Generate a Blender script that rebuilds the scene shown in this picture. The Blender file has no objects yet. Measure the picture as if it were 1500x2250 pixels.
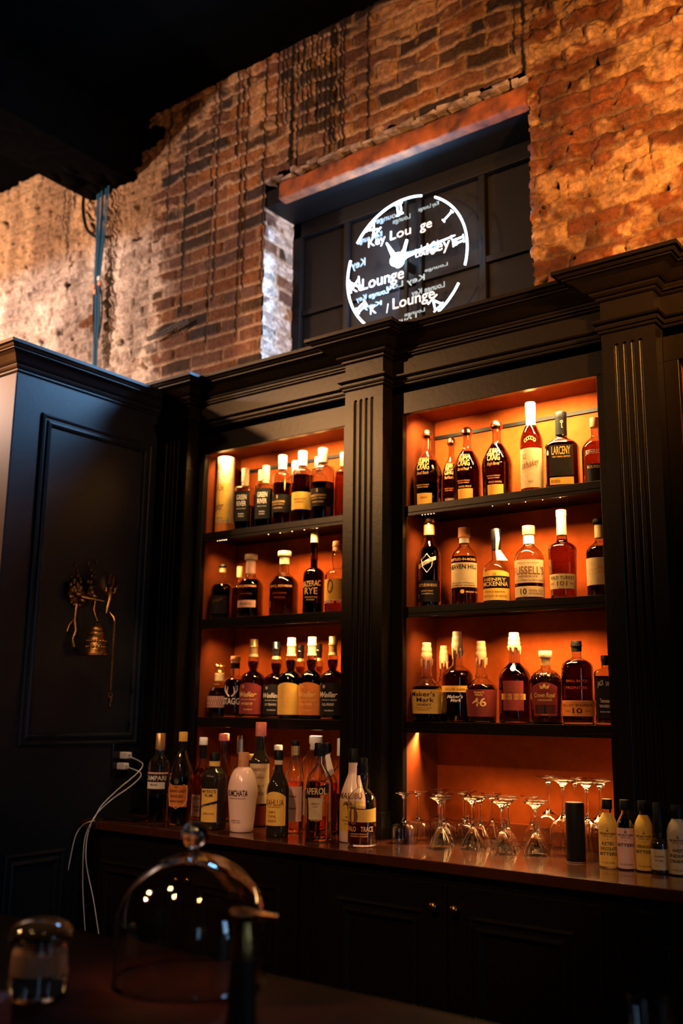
import bpy, bmesh, math, random
import numpy as np
from mathutils import Vector, Matrix
random.seed(7)
PI = math.pi
SC = bpy.context.scene
COL = SC.collection

# ------------------------------------------------------------------ camera
F_PX, YAW, PITCH, ROLL = 2137.39, 0.644202, 0.200678, 0.0131567
CAM = Vector((0, -2.78, 1.45))
_f0 = Vector((-math.sin(YAW), math.cos(YAW), 0)); _r0 = Vector((math.cos(YAW), math.sin(YAW), 0)); _u0 = Vector((0, 0, 1))
FWD = _f0*math.cos(PITCH) + _u0*math.sin(PITCH)
_up = _u0*math.cos(PITCH) - _f0*math.sin(PITCH)
RGT = _r0*math.cos(ROLL) + _up*math.sin(ROLL)
UPV = _up*math.cos(ROLL) - _r0*math.sin(ROLL)
cd = bpy.data.cameras.new('camera'); cam = bpy.data.objects.new('camera', cd); COL.objects.link(cam)
cam.matrix_world = Matrix(((RGT.x, UPV.x, -FWD.x, CAM.x), (RGT.y, UPV.y, -FWD.y, CAM.y), (RGT.z, UPV.z, -FWD.z, CAM.z), (0, 0, 0, 1)))
cd.sensor_fit = 'VERTICAL'; cd.sensor_height = 36; cd.sensor_width = 24; cd.lens = F_PX/2250*36
cd.clip_start = 0.05
cd.dof.use_dof = True; cd.dof.focus_distance = 2.95; cd.dof.aperture_fstop = 2.0
SC.camera = cam

# ------------------------------------------------------------------ world, view, lamps
W = bpy.data.worlds.new('world'); SC.world = W; W.use_nodes = True
W.node_tree.nodes['Background'].inputs[0].default_value = (0.25, 0.2, 0.18, 1)
W.node_tree.nodes['Background'].inputs[1].default_value = 0.0006
SC.view_settings.view_transform = 'Standard'; SC.view_settings.look = 'None'
SC.view_settings.exposure = 0.0; SC.view_settings.gamma = 1.0; SC.view_settings.use_curve_mapping = False
WARM = (1.0, 0.50, 0.20); AMBER = (1.0, 0.40, 0.10)

def lamp(kind, name, loc, target, energy, color, size=0.1, spot=60, blend=0.5, size_y=None, spread=None):
    d = bpy.data.lights.new(name, kind); d.energy = energy; d.color = color
    if kind == 'AREA':
        d.shape = 'RECTANGLE' if size_y else 'DISK'; d.size = size
        if size_y: d.size_y = size_y
        if spread: d.spread = math.radians(spread)
    else:
        d.shadow_soft_size = size
    if kind == 'SPOT': d.spot_size = math.radians(spot); d.spot_blend = blend
    o = bpy.data.objects.new(name, d); COL.objects.link(o); o.location = loc
    if target is not None:
        o.rotation_euler = (Vector(target)-Vector(loc)).to_track_quat('-Z', 'Y').to_euler()
    return o
# warm track lamps of the room
lamp('SPOT', 'track_lamp_left', (-3.9, -2.5, 3.25), (-1.95, 0, 2.88), 520, (1, 0.48, 0.18), 0.04, 44, 0.9)
lamp('SPOT', 'track_lamp_brick_left', (-5.4, -1.7, 3.3), (-4.5, 0.26, 3.15), 600, (1, 0.66, 0.50), 0.06, 110, 0.9)
lamp('SPOT', 'track_lamp_brick_mid', (-2.6, -2.3, 4.2), (-2.6, 0.26, 3.9), 48, (1, 0.40, 0.13), 0.05, 60, 1.0)
lamp('SPOT', 'uplight_right', (-0.25, -0.75, 2.86), (-0.75, 0.26, 3.15), 230, (1, 0.40, 0.07), 0.05, 130, 0.9)
lamp('SPOT', 'track_lamp_right', (0.4, -1.6, 4.1), (-0.95, 0.26, 3.7), 40, (1, 0.36, 0.09), 0.05, 62, 1.0)
# the neon sign's cold light, and the cold street window on the far right of the room
lamp('AREA', 'neon_light', (-2.08, 0.375, 3.29), (-2.08, -1, 3.20), 48, (0.20, 0.52, 1.0), 0.5)
lamp('AREA', 'street_window', (3.0, -4.4, 1.35), (-3.0, -0.5, 1.8), 4, (0.38, 0.66, 1.0), 0.5, size_y=1.7)
lamp('SPOT', 'track_lamp_cabinet_front', (-3.6, -2.9, 3.3), (-3.6, -0.76, 2.3), 120, (1, 0.52, 0.26), 0.05, 60, 0.8)
# spots that light the counter and the bell; added ones are marked
lamp('SPOT', 'counter_spot', (-0.9, -2.9, 2.95), (-1.75, -0.2, 1.16), 150, (1, 0.52, 0.24), 0.04, 34, 0.9)
lamp('SPOT', 'counter_spot', (0.2, -2.2, 2.95), (-1.0, -0.1, 1.12), 26, (1, 0.50, 0.16), 0.04, 20, 0.9)
lamp('SPOT', 'counter_spot', (-1.25, -0.85, 4.2), (-1.42, -0.03, 1.10), 190, (1, 0.48, 0.14), 0.05, 13, 0.9)  # added spot to brighten the upturned glasses
lamp('SPOT', 'bar_spot', (-0.6, -2.4, 3.0), (-0.985, -1.685, 1.15), 60, (1, 0.5, 0.2), 0.06, 6, 0.8)  # added spot to brighten the brass tap head
lamp('SPOT', 'counter_spot', (-1.9, -2.7, 2.95), (-2.62, -0.2, 1.20), 95, (1, 0.54, 0.32), 0.04, 28, 0.9)
lamp('SPOT', 'bell_spot', (-1.3, -2.2, 2.6), (-2.96, -0.38, 1.75), 85, (1, 0.50, 0.16), 0.03, 7.5, 0.9)
lamp('AREA', 'cool_side_fill', (3.9, -0.9, 1.9), (-3.0, -0.45, 1.9), 20, (0.36, 0.64, 1.0), 0.6, size_y=1.6)  # added cool fill for the tower side and bottle edges, no real window
# narrow ceiling spots over the near bar
for i, (x, y, z, e) in enumerate([(-3.6, -3.3, 3.0, 300), (-3.3, -2.75, 3.05, 260), (-1.8, -2.45, 3.1, 150), (-1.3, -2.8, 3.0, 220), (-0.1, -2.2, 3.0, 130)]):
    lamp('SPOT', 'bar_spot', (x, y, z), (-1.27, -1.6, 1.12), e, (1, 0.5, 0.2), 0.09, 7, 0.6)
lamp('AREA', 'neon_side_glow', (-2.12, 0.36, 3.29), (-3.1, 0.10, 3.30), 9, (0.50, 0.70, 1.0), 0.35)

# ------------------------------------------------------------------ pixel helpers (points on real planes)
def ray(px, py): return RGT*(px-750) + UPV*(1125-py) + FWD*F_PX
def at_y(px, py, Y):
    d = ray(px, py); return CAM + d*((Y-CAM.y)/d.y)
def at_z(px, py, Z):
    d = ray(px, py); return CAM + d*((Z-CAM.z)/d.z)
def at_x(px, py, X):
    d = ray(px, py); return CAM + d*((X-CAM.x)/d.x)

# ------------------------------------------------------------------ materials
MATS = {}
def mat(name, color=(0.5, 0.5, 0.5), rough=0.5, metal=0.0, trans=0.0, ior=1.45, emit=None, estr=1.0, spec=0.5, noise=None, bump=0.0, nscale=40, coat=0.0):
    if name in MATS: return MATS[name]
    m = bpy.data.materials.new(name); m.use_nodes = True; nt = m.node_tree; b = nt.nodes['Principled BSDF']
    b.inputs['Base Color'].default_value = (*color, 1); b.inputs['Roughness'].default_value = rough
    b.inputs['Metallic'].default_value = metal; b.inputs['Transmission Weight'].default_value = trans
    b.inputs['IOR'].default_value = ior; b.inputs['Specular IOR Level'].default_value = spec
    b.inputs['Coat Weight'].default_value = coat
    if emit:
        b.inputs['Emission Color'].default_value = (*emit, 1); b.inputs['Emission Strength'].default_value = estr
    if noise or bump:
        tc = nt.nodes.new('ShaderNodeTexCoord'); n = nt.nodes.new('ShaderNodeTexNoise')
        n.inputs['Scale'].default_value = nscale; n.inputs['Detail'].default_value = 6
        nt.links.new(tc.outputs['Object'], n.inputs['Vector'])
        if noise:
            r = nt.nodes.new('ShaderNodeValToRGB')
            r.color_ramp.elements[0].position = 0.3; r.color_ramp.elements[1].position = 0.7
            r.color_ramp.elements[0].color = (*noise, 1); r.color_ramp.elements[1].color = (*color, 1)
            nt.links.new(n.outputs['Fac'], r.inputs['Fac']); nt.links.new(r.outputs['Color'], b.inputs['Base Color'])
        if bump:
            bp = nt.nodes.new('ShaderNodeBump'); bp.inputs['Strength'].default_value = bump; bp.inputs['Distance'].default_value = 0.002
            nt.links.new(n.outputs['Fac'], bp.inputs['Height']); nt.links.new(bp.outputs['Normal'], b.inputs['Normal'])
    MATS[name] = m; return m
mat('cabinet', (0.0065, 0.0042, 0.0027), 0.36, spec=0.22, noise=(0.0045, 0.003, 0.002), bump=0.15, nscale=60)
mat('cabinet_side', (0.013, 0.015, 0.019), 0.42, spec=0.25, noise=(0.011, 0.013, 0.017), bump=0.15, nscale=60)
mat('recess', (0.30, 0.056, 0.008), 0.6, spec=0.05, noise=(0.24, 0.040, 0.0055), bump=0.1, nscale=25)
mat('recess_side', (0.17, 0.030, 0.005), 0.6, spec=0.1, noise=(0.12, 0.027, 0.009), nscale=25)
mat('counter', (0.060, 0.016, 0.007), 0.20, noise=(0.04, 0.011, 0.005), nscale=18, coat=0.5)
mat('bartop', (0.014, 0.0015, 0.0006), 0.6, spec=0.05, noise=(0.011, 0.002, 0.001), nscale=14)
mat('ceiling', (0.003, 0.003, 0.003), 1.0, spec=0.0, noise=(0.002, 0.002, 0.002), nscale=6)
mat('floor', (0.02, 0.014, 0.011), 0.5, noise=(0.014, 0.01, 0.008), nscale=8)
mat('beam', (0.004, 0.0035, 0.003), 1.0, spec=0.0, bump=0.6, noise=(0.003, 0.002, 0.002), nscale=20)
mat('rust', (0.34, 0.095, 0.028), 0.85, noise=(0.06, 0.018, 0.010), bump=0.9, nscale=14)
mat('shutter', (0.009, 0.008, 0.008), 0.55, spec=0.15, noise=(0.008, 0.007, 0.007), bump=0.3, nscale=22)
mat('black', (0.005, 0.005, 0.006), 0.5, spec=0.2, noise=(0.004, 0.004, 0.005), nscale=50)
mat('black_gloss', (0.008, 0.007, 0.008), 0.15, noise=(0.006, 0.005, 0.006), nscale=50)
mat('iron', (0.03, 0.025, 0.022), 0.6, metal=0.5, noise=(0.015, 0.012, 0.01), nscale=60)
mat('brass', (0.62, 0.34, 0.10), 0.28, metal=1.0, noise=(0.35, 0.17, 0.05), bump=0.3, nscale=120)
mat('brass_dark', (0.60, 0.34, 0.12), 0.34, metal=1.0, noise=(0.20, 0.10, 0.035), bump=0.8, nscale=160)
mat('copper', (0.72, 0.33, 0.16), 0.22, metal=1.0, noise=(0.6, 0.27, 0.12), nscale=60)
mat('silver', (0.7, 0.66, 0.6), 0.3, metal=1.0, noise=(0.55, 0.5, 0.46), nscale=60)
mat('white_plastic', (0.85, 0.84, 0.84), 0.4, noise=(0.8, 0.79, 0.8), nscale=60)
mat('blue_cable', (0.035, 0.16, 0.30), 0.5, noise=(0.03, 0.13, 0.25), nscale=90)
mat('orange_plastic', (0.85, 0.22, 0.06), 0.5, noise=(0.8, 0.4, 0.25), nscale=140)
mat('glass', (1, 1, 1), 0.0, trans=1.0, ior=1.46, noise=(0.97, 0.96, 0.94), nscale=20)
mat('stemware_glass', (1, 1, 1), 0.02, trans=1.0, ior=1.5, noise=(0.97, 0.95, 0.92), nscale=20)
mat('glass_amber', (0.50, 0.22, 0.07), 0.0, trans=1.0, ior=1.46, noise=(0.46, 0.19, 0.06), nscale=20)
mat('glass_dark', (0.03, 0.022, 0.014), 0.04, trans=0.25, ior=1.5, noise=(0.022, 0.016, 0.010), nscale=20)
mat('whiskey', (0.18, 0.030, 0.006), 0.0, trans=1.0, ior=1.34, noise=(0.45, 0.11, 0.018), nscale=10)
mat('whiskey_dark', (0.042, 0.007, 0.002), 0.0, trans=1.0, ior=1.34, noise=(0.034, 0.005, 0.0015), nscale=10)
mat('red_aperitif', (0.80, 0.10, 0.02), 0.0, trans=1.0, ior=1.34, noise=(0.75, 0.09, 0.02), nscale=10)
mat('orange_aperitif', (0.95, 0.42, 0.13), 0.0, trans=1.0, ior=1.34, noise=(0.92, 0.38, 0.12), nscale=10)
mat('paper_cream', (0.62, 0.48, 0.28), 0.7, spec=0.15, noise=(0.52, 0.39, 0.22), nscale=60)
mat('paper_white', (0.82, 0.76, 0.68), 0.7, spec=0.15, noise=(0.74, 0.67, 0.58), nscale=60)
mat('paper_yellow', (0.85, 0.52, 0.10), 0.65, spec=0.15, noise=(0.78, 0.44, 0.08), nscale=60)
mat('paper_orange', (0.72, 0.24, 0.05), 0.65, spec=0.15, noise=(0.62, 0.19, 0.04), nscale=60)
mat('paper_maroon', (0.24, 0.035, 0.035), 0.6, spec=0.15, noise=(0.19, 0.028, 0.028), nscale=60)
mat('paper_black', (0.012, 0.011, 0.011), 0.55, spec=0.15, noise=(0.018, 0.016, 0.015), nscale=80)
mat('paper_pink', (0.80, 0.50, 0.42), 0.65, spec=0.15, noise=(0.74, 0.44, 0.36), nscale=60)
mat('wax_cream', (0.62, 0.46, 0.32), 0.4, noise=(0.55, 0.39, 0.26), nscale=30)
mat('wax_orange', (0.70, 0.36, 0.20), 0.4, noise=(0.64, 0.31, 0.17), nscale=30)
mat('cap_gold', (0.80, 0.50, 0.20), 0.35, metal=0.7, noise=(0.72, 0.42, 0.16), nscale=80)
mat('cap_cork', (0.55, 0.24, 0.10), 0.6, noise=(0.42, 0.17, 0.07), nscale=90)
mat('cap_red', (0.50, 0.08, 0.05), 0.45, noise=(0.62, 0.22, 0.15), nscale=90)
mat('ink_black', (0.012, 0.008, 0.007), 0.6, spec=0.15, noise=(0.02, 0.014, 0.012), nscale=200)
mat('ink_brown', (0.22, 0.08, 0.03), 0.6, spec=0.15, noise=(0.18, 0.06, 0.02), nscale=200)
mat('ink_gold', (0.88, 0.55, 0.20), 0.45, spec=0.15, noise=(0.80, 0.48, 0.16), nscale=200)
mat('ink_white', (0.86, 0.78, 0.70), 0.55, spec=0.15, noise=(0.80, 0.71, 0.62), nscale=200)
mat('cream_ceramic', (0.86, 0.60, 0.48), 0.22, noise=(0.83, 0.56, 0.44), nscale=8, coat=0.4)
mat('jar_content', (0.60, 0.36, 0.24), 0.7, noise=(0.5, 0.3, 0.2), nscale=70)
mat('red_fabric', (0.25, 0.03, 0.02), 0.6, noise=(0.18, 0.02, 0.015), nscale=40)
mat('neon', (0.8, 0.9, 1), 0.5, emit=(0.55, 0.80, 1.0), estr=12.0)
mat('neon_text', (0.8, 0.9, 1), 0.5, emit=(0.80, 0.88, 1.0), estr=0.95)
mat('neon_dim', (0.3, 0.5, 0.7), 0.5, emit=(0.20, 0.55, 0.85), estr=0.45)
mat('led', (1, 0.7, 0.4), 0.5, emit=(1, 0.62, 0.3), estr=12.0)

# ------------------------------------------------------------------ object helpers
def link(o, parent=None):
    COL.objects.link(o)
    if parent is not None: o.parent = parent
    return o
def tag(o, label=None, cat=None, group=None, kind=None):
    if label: o['label'] = label
    if cat: o['category'] = cat
    if group: o['group'] = group
    if kind: o['kind'] = kind
    return o
def thing(name, label, cat, loc=(0, 0, 0), group=None, rz=0):
    o = bpy.data.objects.new(name, None); o.empty_display_size = 0.05; o.location = loc; o.rotation_euler = (0, 0, rz)
    link(o); return tag(o, label, cat, group)
class MB:
    """collects shapes into one mesh"""
    def __init__(s): s.v = []; s.f = []; s.sm = []
    def add(s, vs, fs, smooth=False):
        n = len(s.v); s.v += [tuple(v) for v in vs]; s.f += [tuple(i+n for i in f) for f in fs]; s.sm += [smooth]*len(fs); return s
    def box(s, x0, x1, y0, y1, z0, z1):
        vs = [(x, y, z) for z in (z0, z1) for y in (y0, y1) for x in (x0, x1)]
        return s.add(vs, [(0, 2, 3, 1), (4, 5, 7, 6), (0, 1, 5, 4), (2, 6, 7, 3), (0, 4, 6, 2), (1, 3, 7, 5)])
    def lathe(s, prof, c=(0, 0, 0), n=32, ax='z', close=True, shape=None):
        vs = []; fs = []
        for (r, z) in prof:
            for k in range(n):
                a = 2*PI*k/n
                x, y = (shape(a, r) if shape else (r*math.cos(a), r*math.sin(a)))
                p = {'z': (x, y, z), 'x': (z, x, y), 'y': (x, -z, y)}[ax]
                vs.append((p[0]+c[0], p[1]+c[1], p[2]+c[2]))
        m = len(prof)
        for j in range(m-1):
            for k in range(n):
                a, b = j*n+k, j*n+(k+1) % n
                fs.append((a, b, b+n, a+n))
        if close:
            if prof[0][0] > 1e-6: fs.append(tuple(range(n-1, -1, -1)))
            if prof[-1][0] > 1e-6: fs.append(tuple((m-1)*n+k for k in range(n)))
        return s.add(vs, fs, True)
    def tube(s, pts, r, n=8, closed=False, rr=None):
        pts = [Vector(p) for p in pts]; m = len(pts); vs = []; fs = []; up = None
        for i, p in enumerate(pts):
            t = (pts[(i+1) % m] if (closed or i < m-1) else p) - (pts[i-1] if (closed or i > 0) else p)
            t.normalize()
            if up is None: up = t.orthogonal()
            up = (up - t*up.dot(t)); up.normalize(); b = t.cross(up); q = rr[i] if rr else r
            for k in range(n):
                a = 2*PI*k/n; vs.append(p + (up*math.cos(a)+b*math.sin(a))*q)
        for i in range(m if closed else m-1):
            j = (i+1) % m
            for k in range(n): fs.append((i*n+k, i*n+(k+1) % n, j*n+(k+1) % n, j*n+k))
        if not closed: fs += [tuple(range(n-1, -1, -1)), tuple((m-1)*n+k for k in range(n))]
        return s.add(vs, fs, True)
    def ball(s, c, r, n=12, sx=1, sy=1, sz=1):
        prof = [(max(1e-5, math.sin(PI*i/n)), -math.cos(PI*i/n)) for i in range(n+1)]
        vs = []; fs = []; q = n*2
        for (a, z) in prof:
            for k in range(q):
                t = 2*PI*k/q; vs.append((c[0]+r*sx*a*math.cos(t), c[1]+r*sy*a*math.sin(t), c[2]+r*sz*z))
        for j in range(n):
            for k in range(q): fs.append((j*q+k, j*q+(k+1) % q, (j+1)*q+(k+1) % q, (j+1)*q+k))
        return s.add(vs, fs, True)
    def sweep(s, path, prof):
        """rectilinear path in XY, profile of (offset out, z); mitred corners, closed profile"""
        vs = []; fs = []; m = len(prof); P = [Vector(p) for p in path]
        for i, p in enumerate(P):
            ns = []
            if i > 0: d = (p-P[i-1]).normalized(); ns.append(Vector((d.y, -d.x)))
            if i < len(P)-1: d = (P[i+1]-p).normalized(); ns.append(Vector((d.y, -d.x)))
            nn = ns[0] if len(ns) == 1 or ns[0].dot(ns[1]) > 0.9 else ns[0]+ns[1]
            for (o, z) in prof: vs.append((p.x+nn.x*o, p.y+nn.y*o, z))
        for i in range(len(P)-1):
            for k in range(m):
                fs.append((i*m+k, (i+1)*m+k, (i+1)*m+(k+1) % m, i*m+(k+1) % m))
        fs += [tuple(range(m)), tuple((len(P)-1)*m+k for k in range(m-1, -1, -1))]
        return s.add(vs, fs)
    def ring(s, u0, u1, v0, v1, prof, fn):
        """mitred rectangular moulding; prof of (inset, height); fn maps (u, v, h) to a point"""
        vs = []; fs = []; m = len(prof)
        for (a, b, su, sv) in ((u0, v0, 1, 1), (u1, v0, -1, 1), (u1, v1, -1, -1), (u0, v1, 1, -1)):
            for (d, h) in prof: vs.append(fn(a+su*d, b+sv*d, h))
        for c in range(4):
            for k in range(m-1):
                fs.append((c*m+k, ((c+1) % 4)*m+k, ((c+1) % 4)*m+k+1, c*m+k+1))
        return s.add(vs, fs)
    def build(s, name, m, parent=None, bevel=0, loc=None):
        me = bpy.data.meshes.new(name); me.from_pydata(s.v, [], s.f); me.update()
        me.polygons.foreach_set('use_smooth', s.sm)
        bm = bmesh.new(); bm.from_mesh(me); bmesh.ops.recalc_face_normals(bm, faces=bm.faces[:]); bm.to_mesh(me); bm.free()
        me.materials.append(MATS[m] if isinstance(m, str) else m)
        if any(s.sm):
            try: me.set_sharp_from_angle(angle=math.radians(50))
            except Exception: pass
        o = bpy.data.objects.new(name, me); link(o, parent)
        if loc is not None: o.location = loc
        if bevel:
            b = o.modifiers.new('bevel', 'BEVEL'); b.width = bevel; b.segments = 2; b.limit_method = 'ANGLE'
        return o

# ------------------------------------------------------------------ lettering
_TXT = {}
def text_geo(s, shear=0.0, bold=0.0):
    """faces of a string, height of capitals = 1, centred on u, baseline at 0"""
    key = (s, shear, bold)
    if key in _TXT: return _TXT[key]
    c = bpy.data.curves.new('t', 'FONT'); c.body = s; c.size = 1; c.resolution_u = 3; c.shear = shear; c.offset = bold
    o = bpy.data.objects.new('t', c); COL.objects.link(o)
    dg = bpy.context.evaluated_depsgraph_get(); me = bpy.data.meshes.new_from_object(o.evaluated_get(dg))
    vs = [(v.co.x, v.co.y) for v in me.vertices]; fs = [tuple(p.vertices) for p in me.polygons]
    COL.objects.unlink(o); bpy.data.objects.remove(o); bpy.data.curves.remove(c); bpy.data.meshes.remove(me)
    if not vs: _TXT[key] = ([], [], 1); return _TXT[key]
    x0 = min(v[0] for v in vs); x1 = max(v[0] for v in vs)
    k = 1/0.70
    vs = [((v[0]-(x0+x1)/2)*k, v[1]*k) for v in vs]
    _TXT[key] = (vs, fs, (x1-x0)*k); return _TXT[key]
def put_text(mb, s, u, v, h, w, fn, shear=0.0, bold=0.0, rise=0.0):
    """w = fitted width; fn maps (u, v) to a point"""
    vs, fs, tw = text_geo(s, shear, bold)
    if not vs: return
    k = w/tw if w else h
    mb.add([fn(u+a*k, v+b*h+rise*a*k) for a, b in vs], fs)

# ------------------------------------------------------------------ brick relief
def vnoise(x, y, s, seed):
    rng = np.random.RandomState(seed); g = rng.rand(256, 256)
    xs, ys = x/s+1000.0, y/s+1000.0
    xi = np.floor(xs).astype(int); yi = np.floor(ys).astype(int); fx = xs-xi; fy = ys-yi
    fx = fx*fx*(3-2*fx); fy = fy*fy*(3-2*fy)
    a = g[yi % 256, xi % 256]; b = g[yi % 256, (xi+1) % 256]; c = g[(yi+1) % 256, xi % 256]; d = g[(yi+1) % 256, (xi+1) % 256]
    return (a*(1-fx)+b*fx)*(1-fy)+(c*(1-fx)+d*fx)*fy
def fbm(x, y, s, seed, o=4):
    t = 0; a = 1; n = 0
    for i in range(o): t = t+a*vnoise(x, y, s/2**i, seed+i*13); n += a; a *= 0.55
    return t/n
def sst(a, b, x):
    t = np.clip((x-a)/(b-a), 0, 1); return t*t*(3-2*t)
DRIPS = []
_r = random.Random(3)
for px, top, n in ((482, 200, 2), (540, 160, 3), (590, 130, 1), (632, 105, 4), (655, 95, 2), (690, 75, 5), (725, 55, 2), (742, 45, 3), (760, 40, 1), (420, 250, 1), (375, 280, 1), (1132, 0, 1), (1150, 0, 1), (815, 60, 1), (160, 380, 4), (372, 420, 1)):
    X = at_y(px, max(top, 5), 0.26).x
    for k in range(n):
        DRIPS.append((X+(k-(n-1)/2)*0.027+_r.uniform(-.006, .006), _r.choice([4.0, 3.9, 3.75, 3.3, 3.1, 2.95]) if n < 4 else _r.uniform(3.85, 4.15), _r.uniform(0.0034, 0.0075)))
def brick(U, V, seed=0, drips=True, jamb=False):
    """height (m, out of the wall) and albedo for wall coordinates U (along), V (up)"""
    rg = np.clip(sst(-1.75, -1.2, U)+sst(3.65, 3.95, V)*0.8+sst(-3.2, -3.7, U)*0.5, 0, 1) if not jamb else 0.2
    wu = U+0.05*rg*(fbm(U, V, 0.11, 3+seed)-0.5)+0.016*(fbm(U, V, 0.14, 1+seed)-0.5)+0.03*(fbm(U, V, 0.9, 2+seed)-0.5)
    wv = V+0.055*rg*(fbm(U, V, 0.13, 4+seed)-0.5)+0.014*(fbm(U, V, 0.16, 5+seed)-0.5)+0.05*(fbm(U, V, 1.1, 6+seed)-0.5)
    H, L = 0.068, 0.212
    row = np.floor(wv/H).astype(int)
    hdr = (row % 6 == 0)
    LL = np.where(hdr, L/2, L)
    xo = wu/LL+np.where(row % 2 == 0, 0.0, 0.5)+(row*37 % 11)*0.013
    ci = np.floor(xo).astype(int)
    fu = (xo-ci)*LL; fv = (wv/H-row)*H
    du = np.minimum(fu, LL-fu); dv = np.minimum(fv, H-fv)
    edge = np.minimum(du, dv)
    rr = np.random.RandomState(11+seed).rand(97, 101, 4)
    R = rr[row % 97, ci % 101]
    mort = 0.0070
    body = sst(mort-0.003, mort+0.004, edge)
    # regions of the wall
    left = sst(-3.25, -3.62, U+0.25*(fbm(U, V, 0.5, 31)-0.5))*(1-0) if not jamb else np.zeros_like(U)+0.55
    right = sst(-1.47, -1.40, U) if not jamb else np.zeros_like(U)
    above = sst(3.72, 3.92, V+0.2*(fbm(U, V, 0.4, 41)-0.5)) if not jamb else np.zeros_like(U)
    rough = 0.35+0.9*left+1.9*right+0.8*above
    h = body*0.010*(1-0.1*left) + (R[..., 3]-0.5)*0.007*body
    h = h + (fbm(U, V, 0.05, 51+seed)-0.5)*0.012*rough + (fbm(U, V, 0.018, 61+seed, 3)-0.5)*0.006*rough
    flake = sst(0.56, 0.70, fbm(U, V*1.4, 0.10, 71+seed))
    h = h + flake*0.010*rough*0.7
    hole = sst(0.80, 0.86, fbm(U, V, 0.055, 81+seed, 2))*np.clip(left+right, 0, 1)
    h = h-hole*0.03
    # albedo
    base = np.stack([0.12+0.17*R[..., 0]**1.5, 0.050+0.060*R[..., 0]**1.5+0.02*R[..., 1], 0.030+0.035*R[..., 1]**1.5], -1)
    dark = (R[..., 2] > 0.72)[..., None]
    base = np.where(dark, base*np.array([0.26, 0.34, 0.45]), base)
    base = base*(0.7+0.6*fbm(U, V, 0.03, 91+seed))[..., None]
    mor = np.array([0.40, 0.27, 0.18])*(0.75+0.5*fbm(U, V, 0.04, 92+seed))[..., None]
    col = base*body[..., None]+mor*(1-body[..., None])
    rd = (right*0.75)[..., None]; col = col*(1-rd)+rd*np.array([0.19, 0.052, 0.016])*(0.25+1.5*fbm(U, V*1.6, 0.12, 93+seed)**1.5)[..., None]*(0.5+0.5*body[..., None])
    # old whitewash, still thick on the left, scraps elsewhere
    wn = 0.62*fbm(U, V*1.3, 0.33, 101+seed)+0.38*fbm(U, V, 0.06, 111+seed)+0.16*(R[..., 1]-0.5)
    thr = 0.62-0.32*left-0.02*right-0.06*above
    wash = sst(thr-0.025, thr+0.05, wn)*(0.94*left+0.55*right+0.52*above+0.10)
    wash = np.clip(wash*(0.55+0.75*sst(0.38, 0.58, fbm(U, V*1.5, 0.045, 113+seed))), 0, 0.97)
    wcol = np.array([0.80, 0.67, 0.56])*(0.62+0.60*fbm(U, V, 0.09, 121+seed))[..., None]
    ra = np.clip(right+above, 0, 1)[..., None]; wcol = wcol*(1-ra)+wcol*np.array([0.62, 0.44, 0.26])*ra
    col = col*(1-wash[..., None])+wcol*wash[..., None]
    soot = sst(0.45, 0.68, fbm(U*1.6, V*0.6, 0.5, 131+seed))*0.6
    col = col*(1-soot[..., None]*np.array([0.75, 0.8, 0.8]))
    col = col*(1-0.9*hole[..., None])
    if drips:
        for (x, zb, w) in DRIPS:
            wig = x+0.004*(vnoise(V*0+3, V, 0.11, int(abs(x)*977) % 991)-0.5)
            mm = (np.abs(U-wig) < w*(0.5+0.9*vnoise(U*0+1, V, 0.05, int(abs(x)*577) % 991))) & (V > zb)
            col = np.where(mm[..., None], np.array([0.010, 0.008, 0.008]), col); h = np.where(mm, h+0.004, h)
    return h, np.clip(col, 0.004, 0.9)
def brick_material():
    m = bpy.data.materials.new('old_brick'); m.use_nodes = True; nt = m.node_tree; b = nt.nodes['Principled BSDF']
    a = nt.nodes.new('ShaderNodeVertexColor'); a.layer_name = 'brick_color'
    tc = nt.nodes.new('ShaderNodeTexCoord'); n = nt.nodes.new('ShaderNodeTexNoise'); n.inputs['Scale'].default_value = 55; n.inputs['Detail'].default_value = 12; n.inputs['Roughness'].default_value = 0.7
    nt.links.new(tc.outputs['Object'], n.inputs['Vector'])
    mr = nt.nodes.new('ShaderNodeMapRange'); mr.inputs['From Min'].default_value = 0.3; mr.inputs['From Max'].default_value = 0.7; mr.inputs['To Min'].default_value = 0.45; mr.inputs['To Max'].default_value = 1.5
    nt.links.new(n.outputs['Fac'], mr.inputs['Value'])
    mx = nt.nodes.new('ShaderNodeVectorMath'); mx.operation = 'SCALE'
    nt.links.new(a.outputs['Color'], mx.inputs[0]); nt.links.new(mr.outputs['Result'], mx.inputs['Scale'])
    nt.links.new(mx.outputs['Vector'], b.inputs['Base Color']); b.inputs['Roughness'].default_value = 0.9; b.inputs['Specular IOR Level'].default_value = 0.25
    bp = nt.nodes.new('ShaderNodeBump'); bp.inputs['Strength'].default_value = 1.0; bp.inputs['Distance'].default_value = 0.008
    nt.links.new(n.outputs['Fac'], bp.inputs['Height']); nt.links.new(bp.outputs['Normal'], b.inputs['Normal'])
    return m
MATS['brick'] = brick_material()
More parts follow.
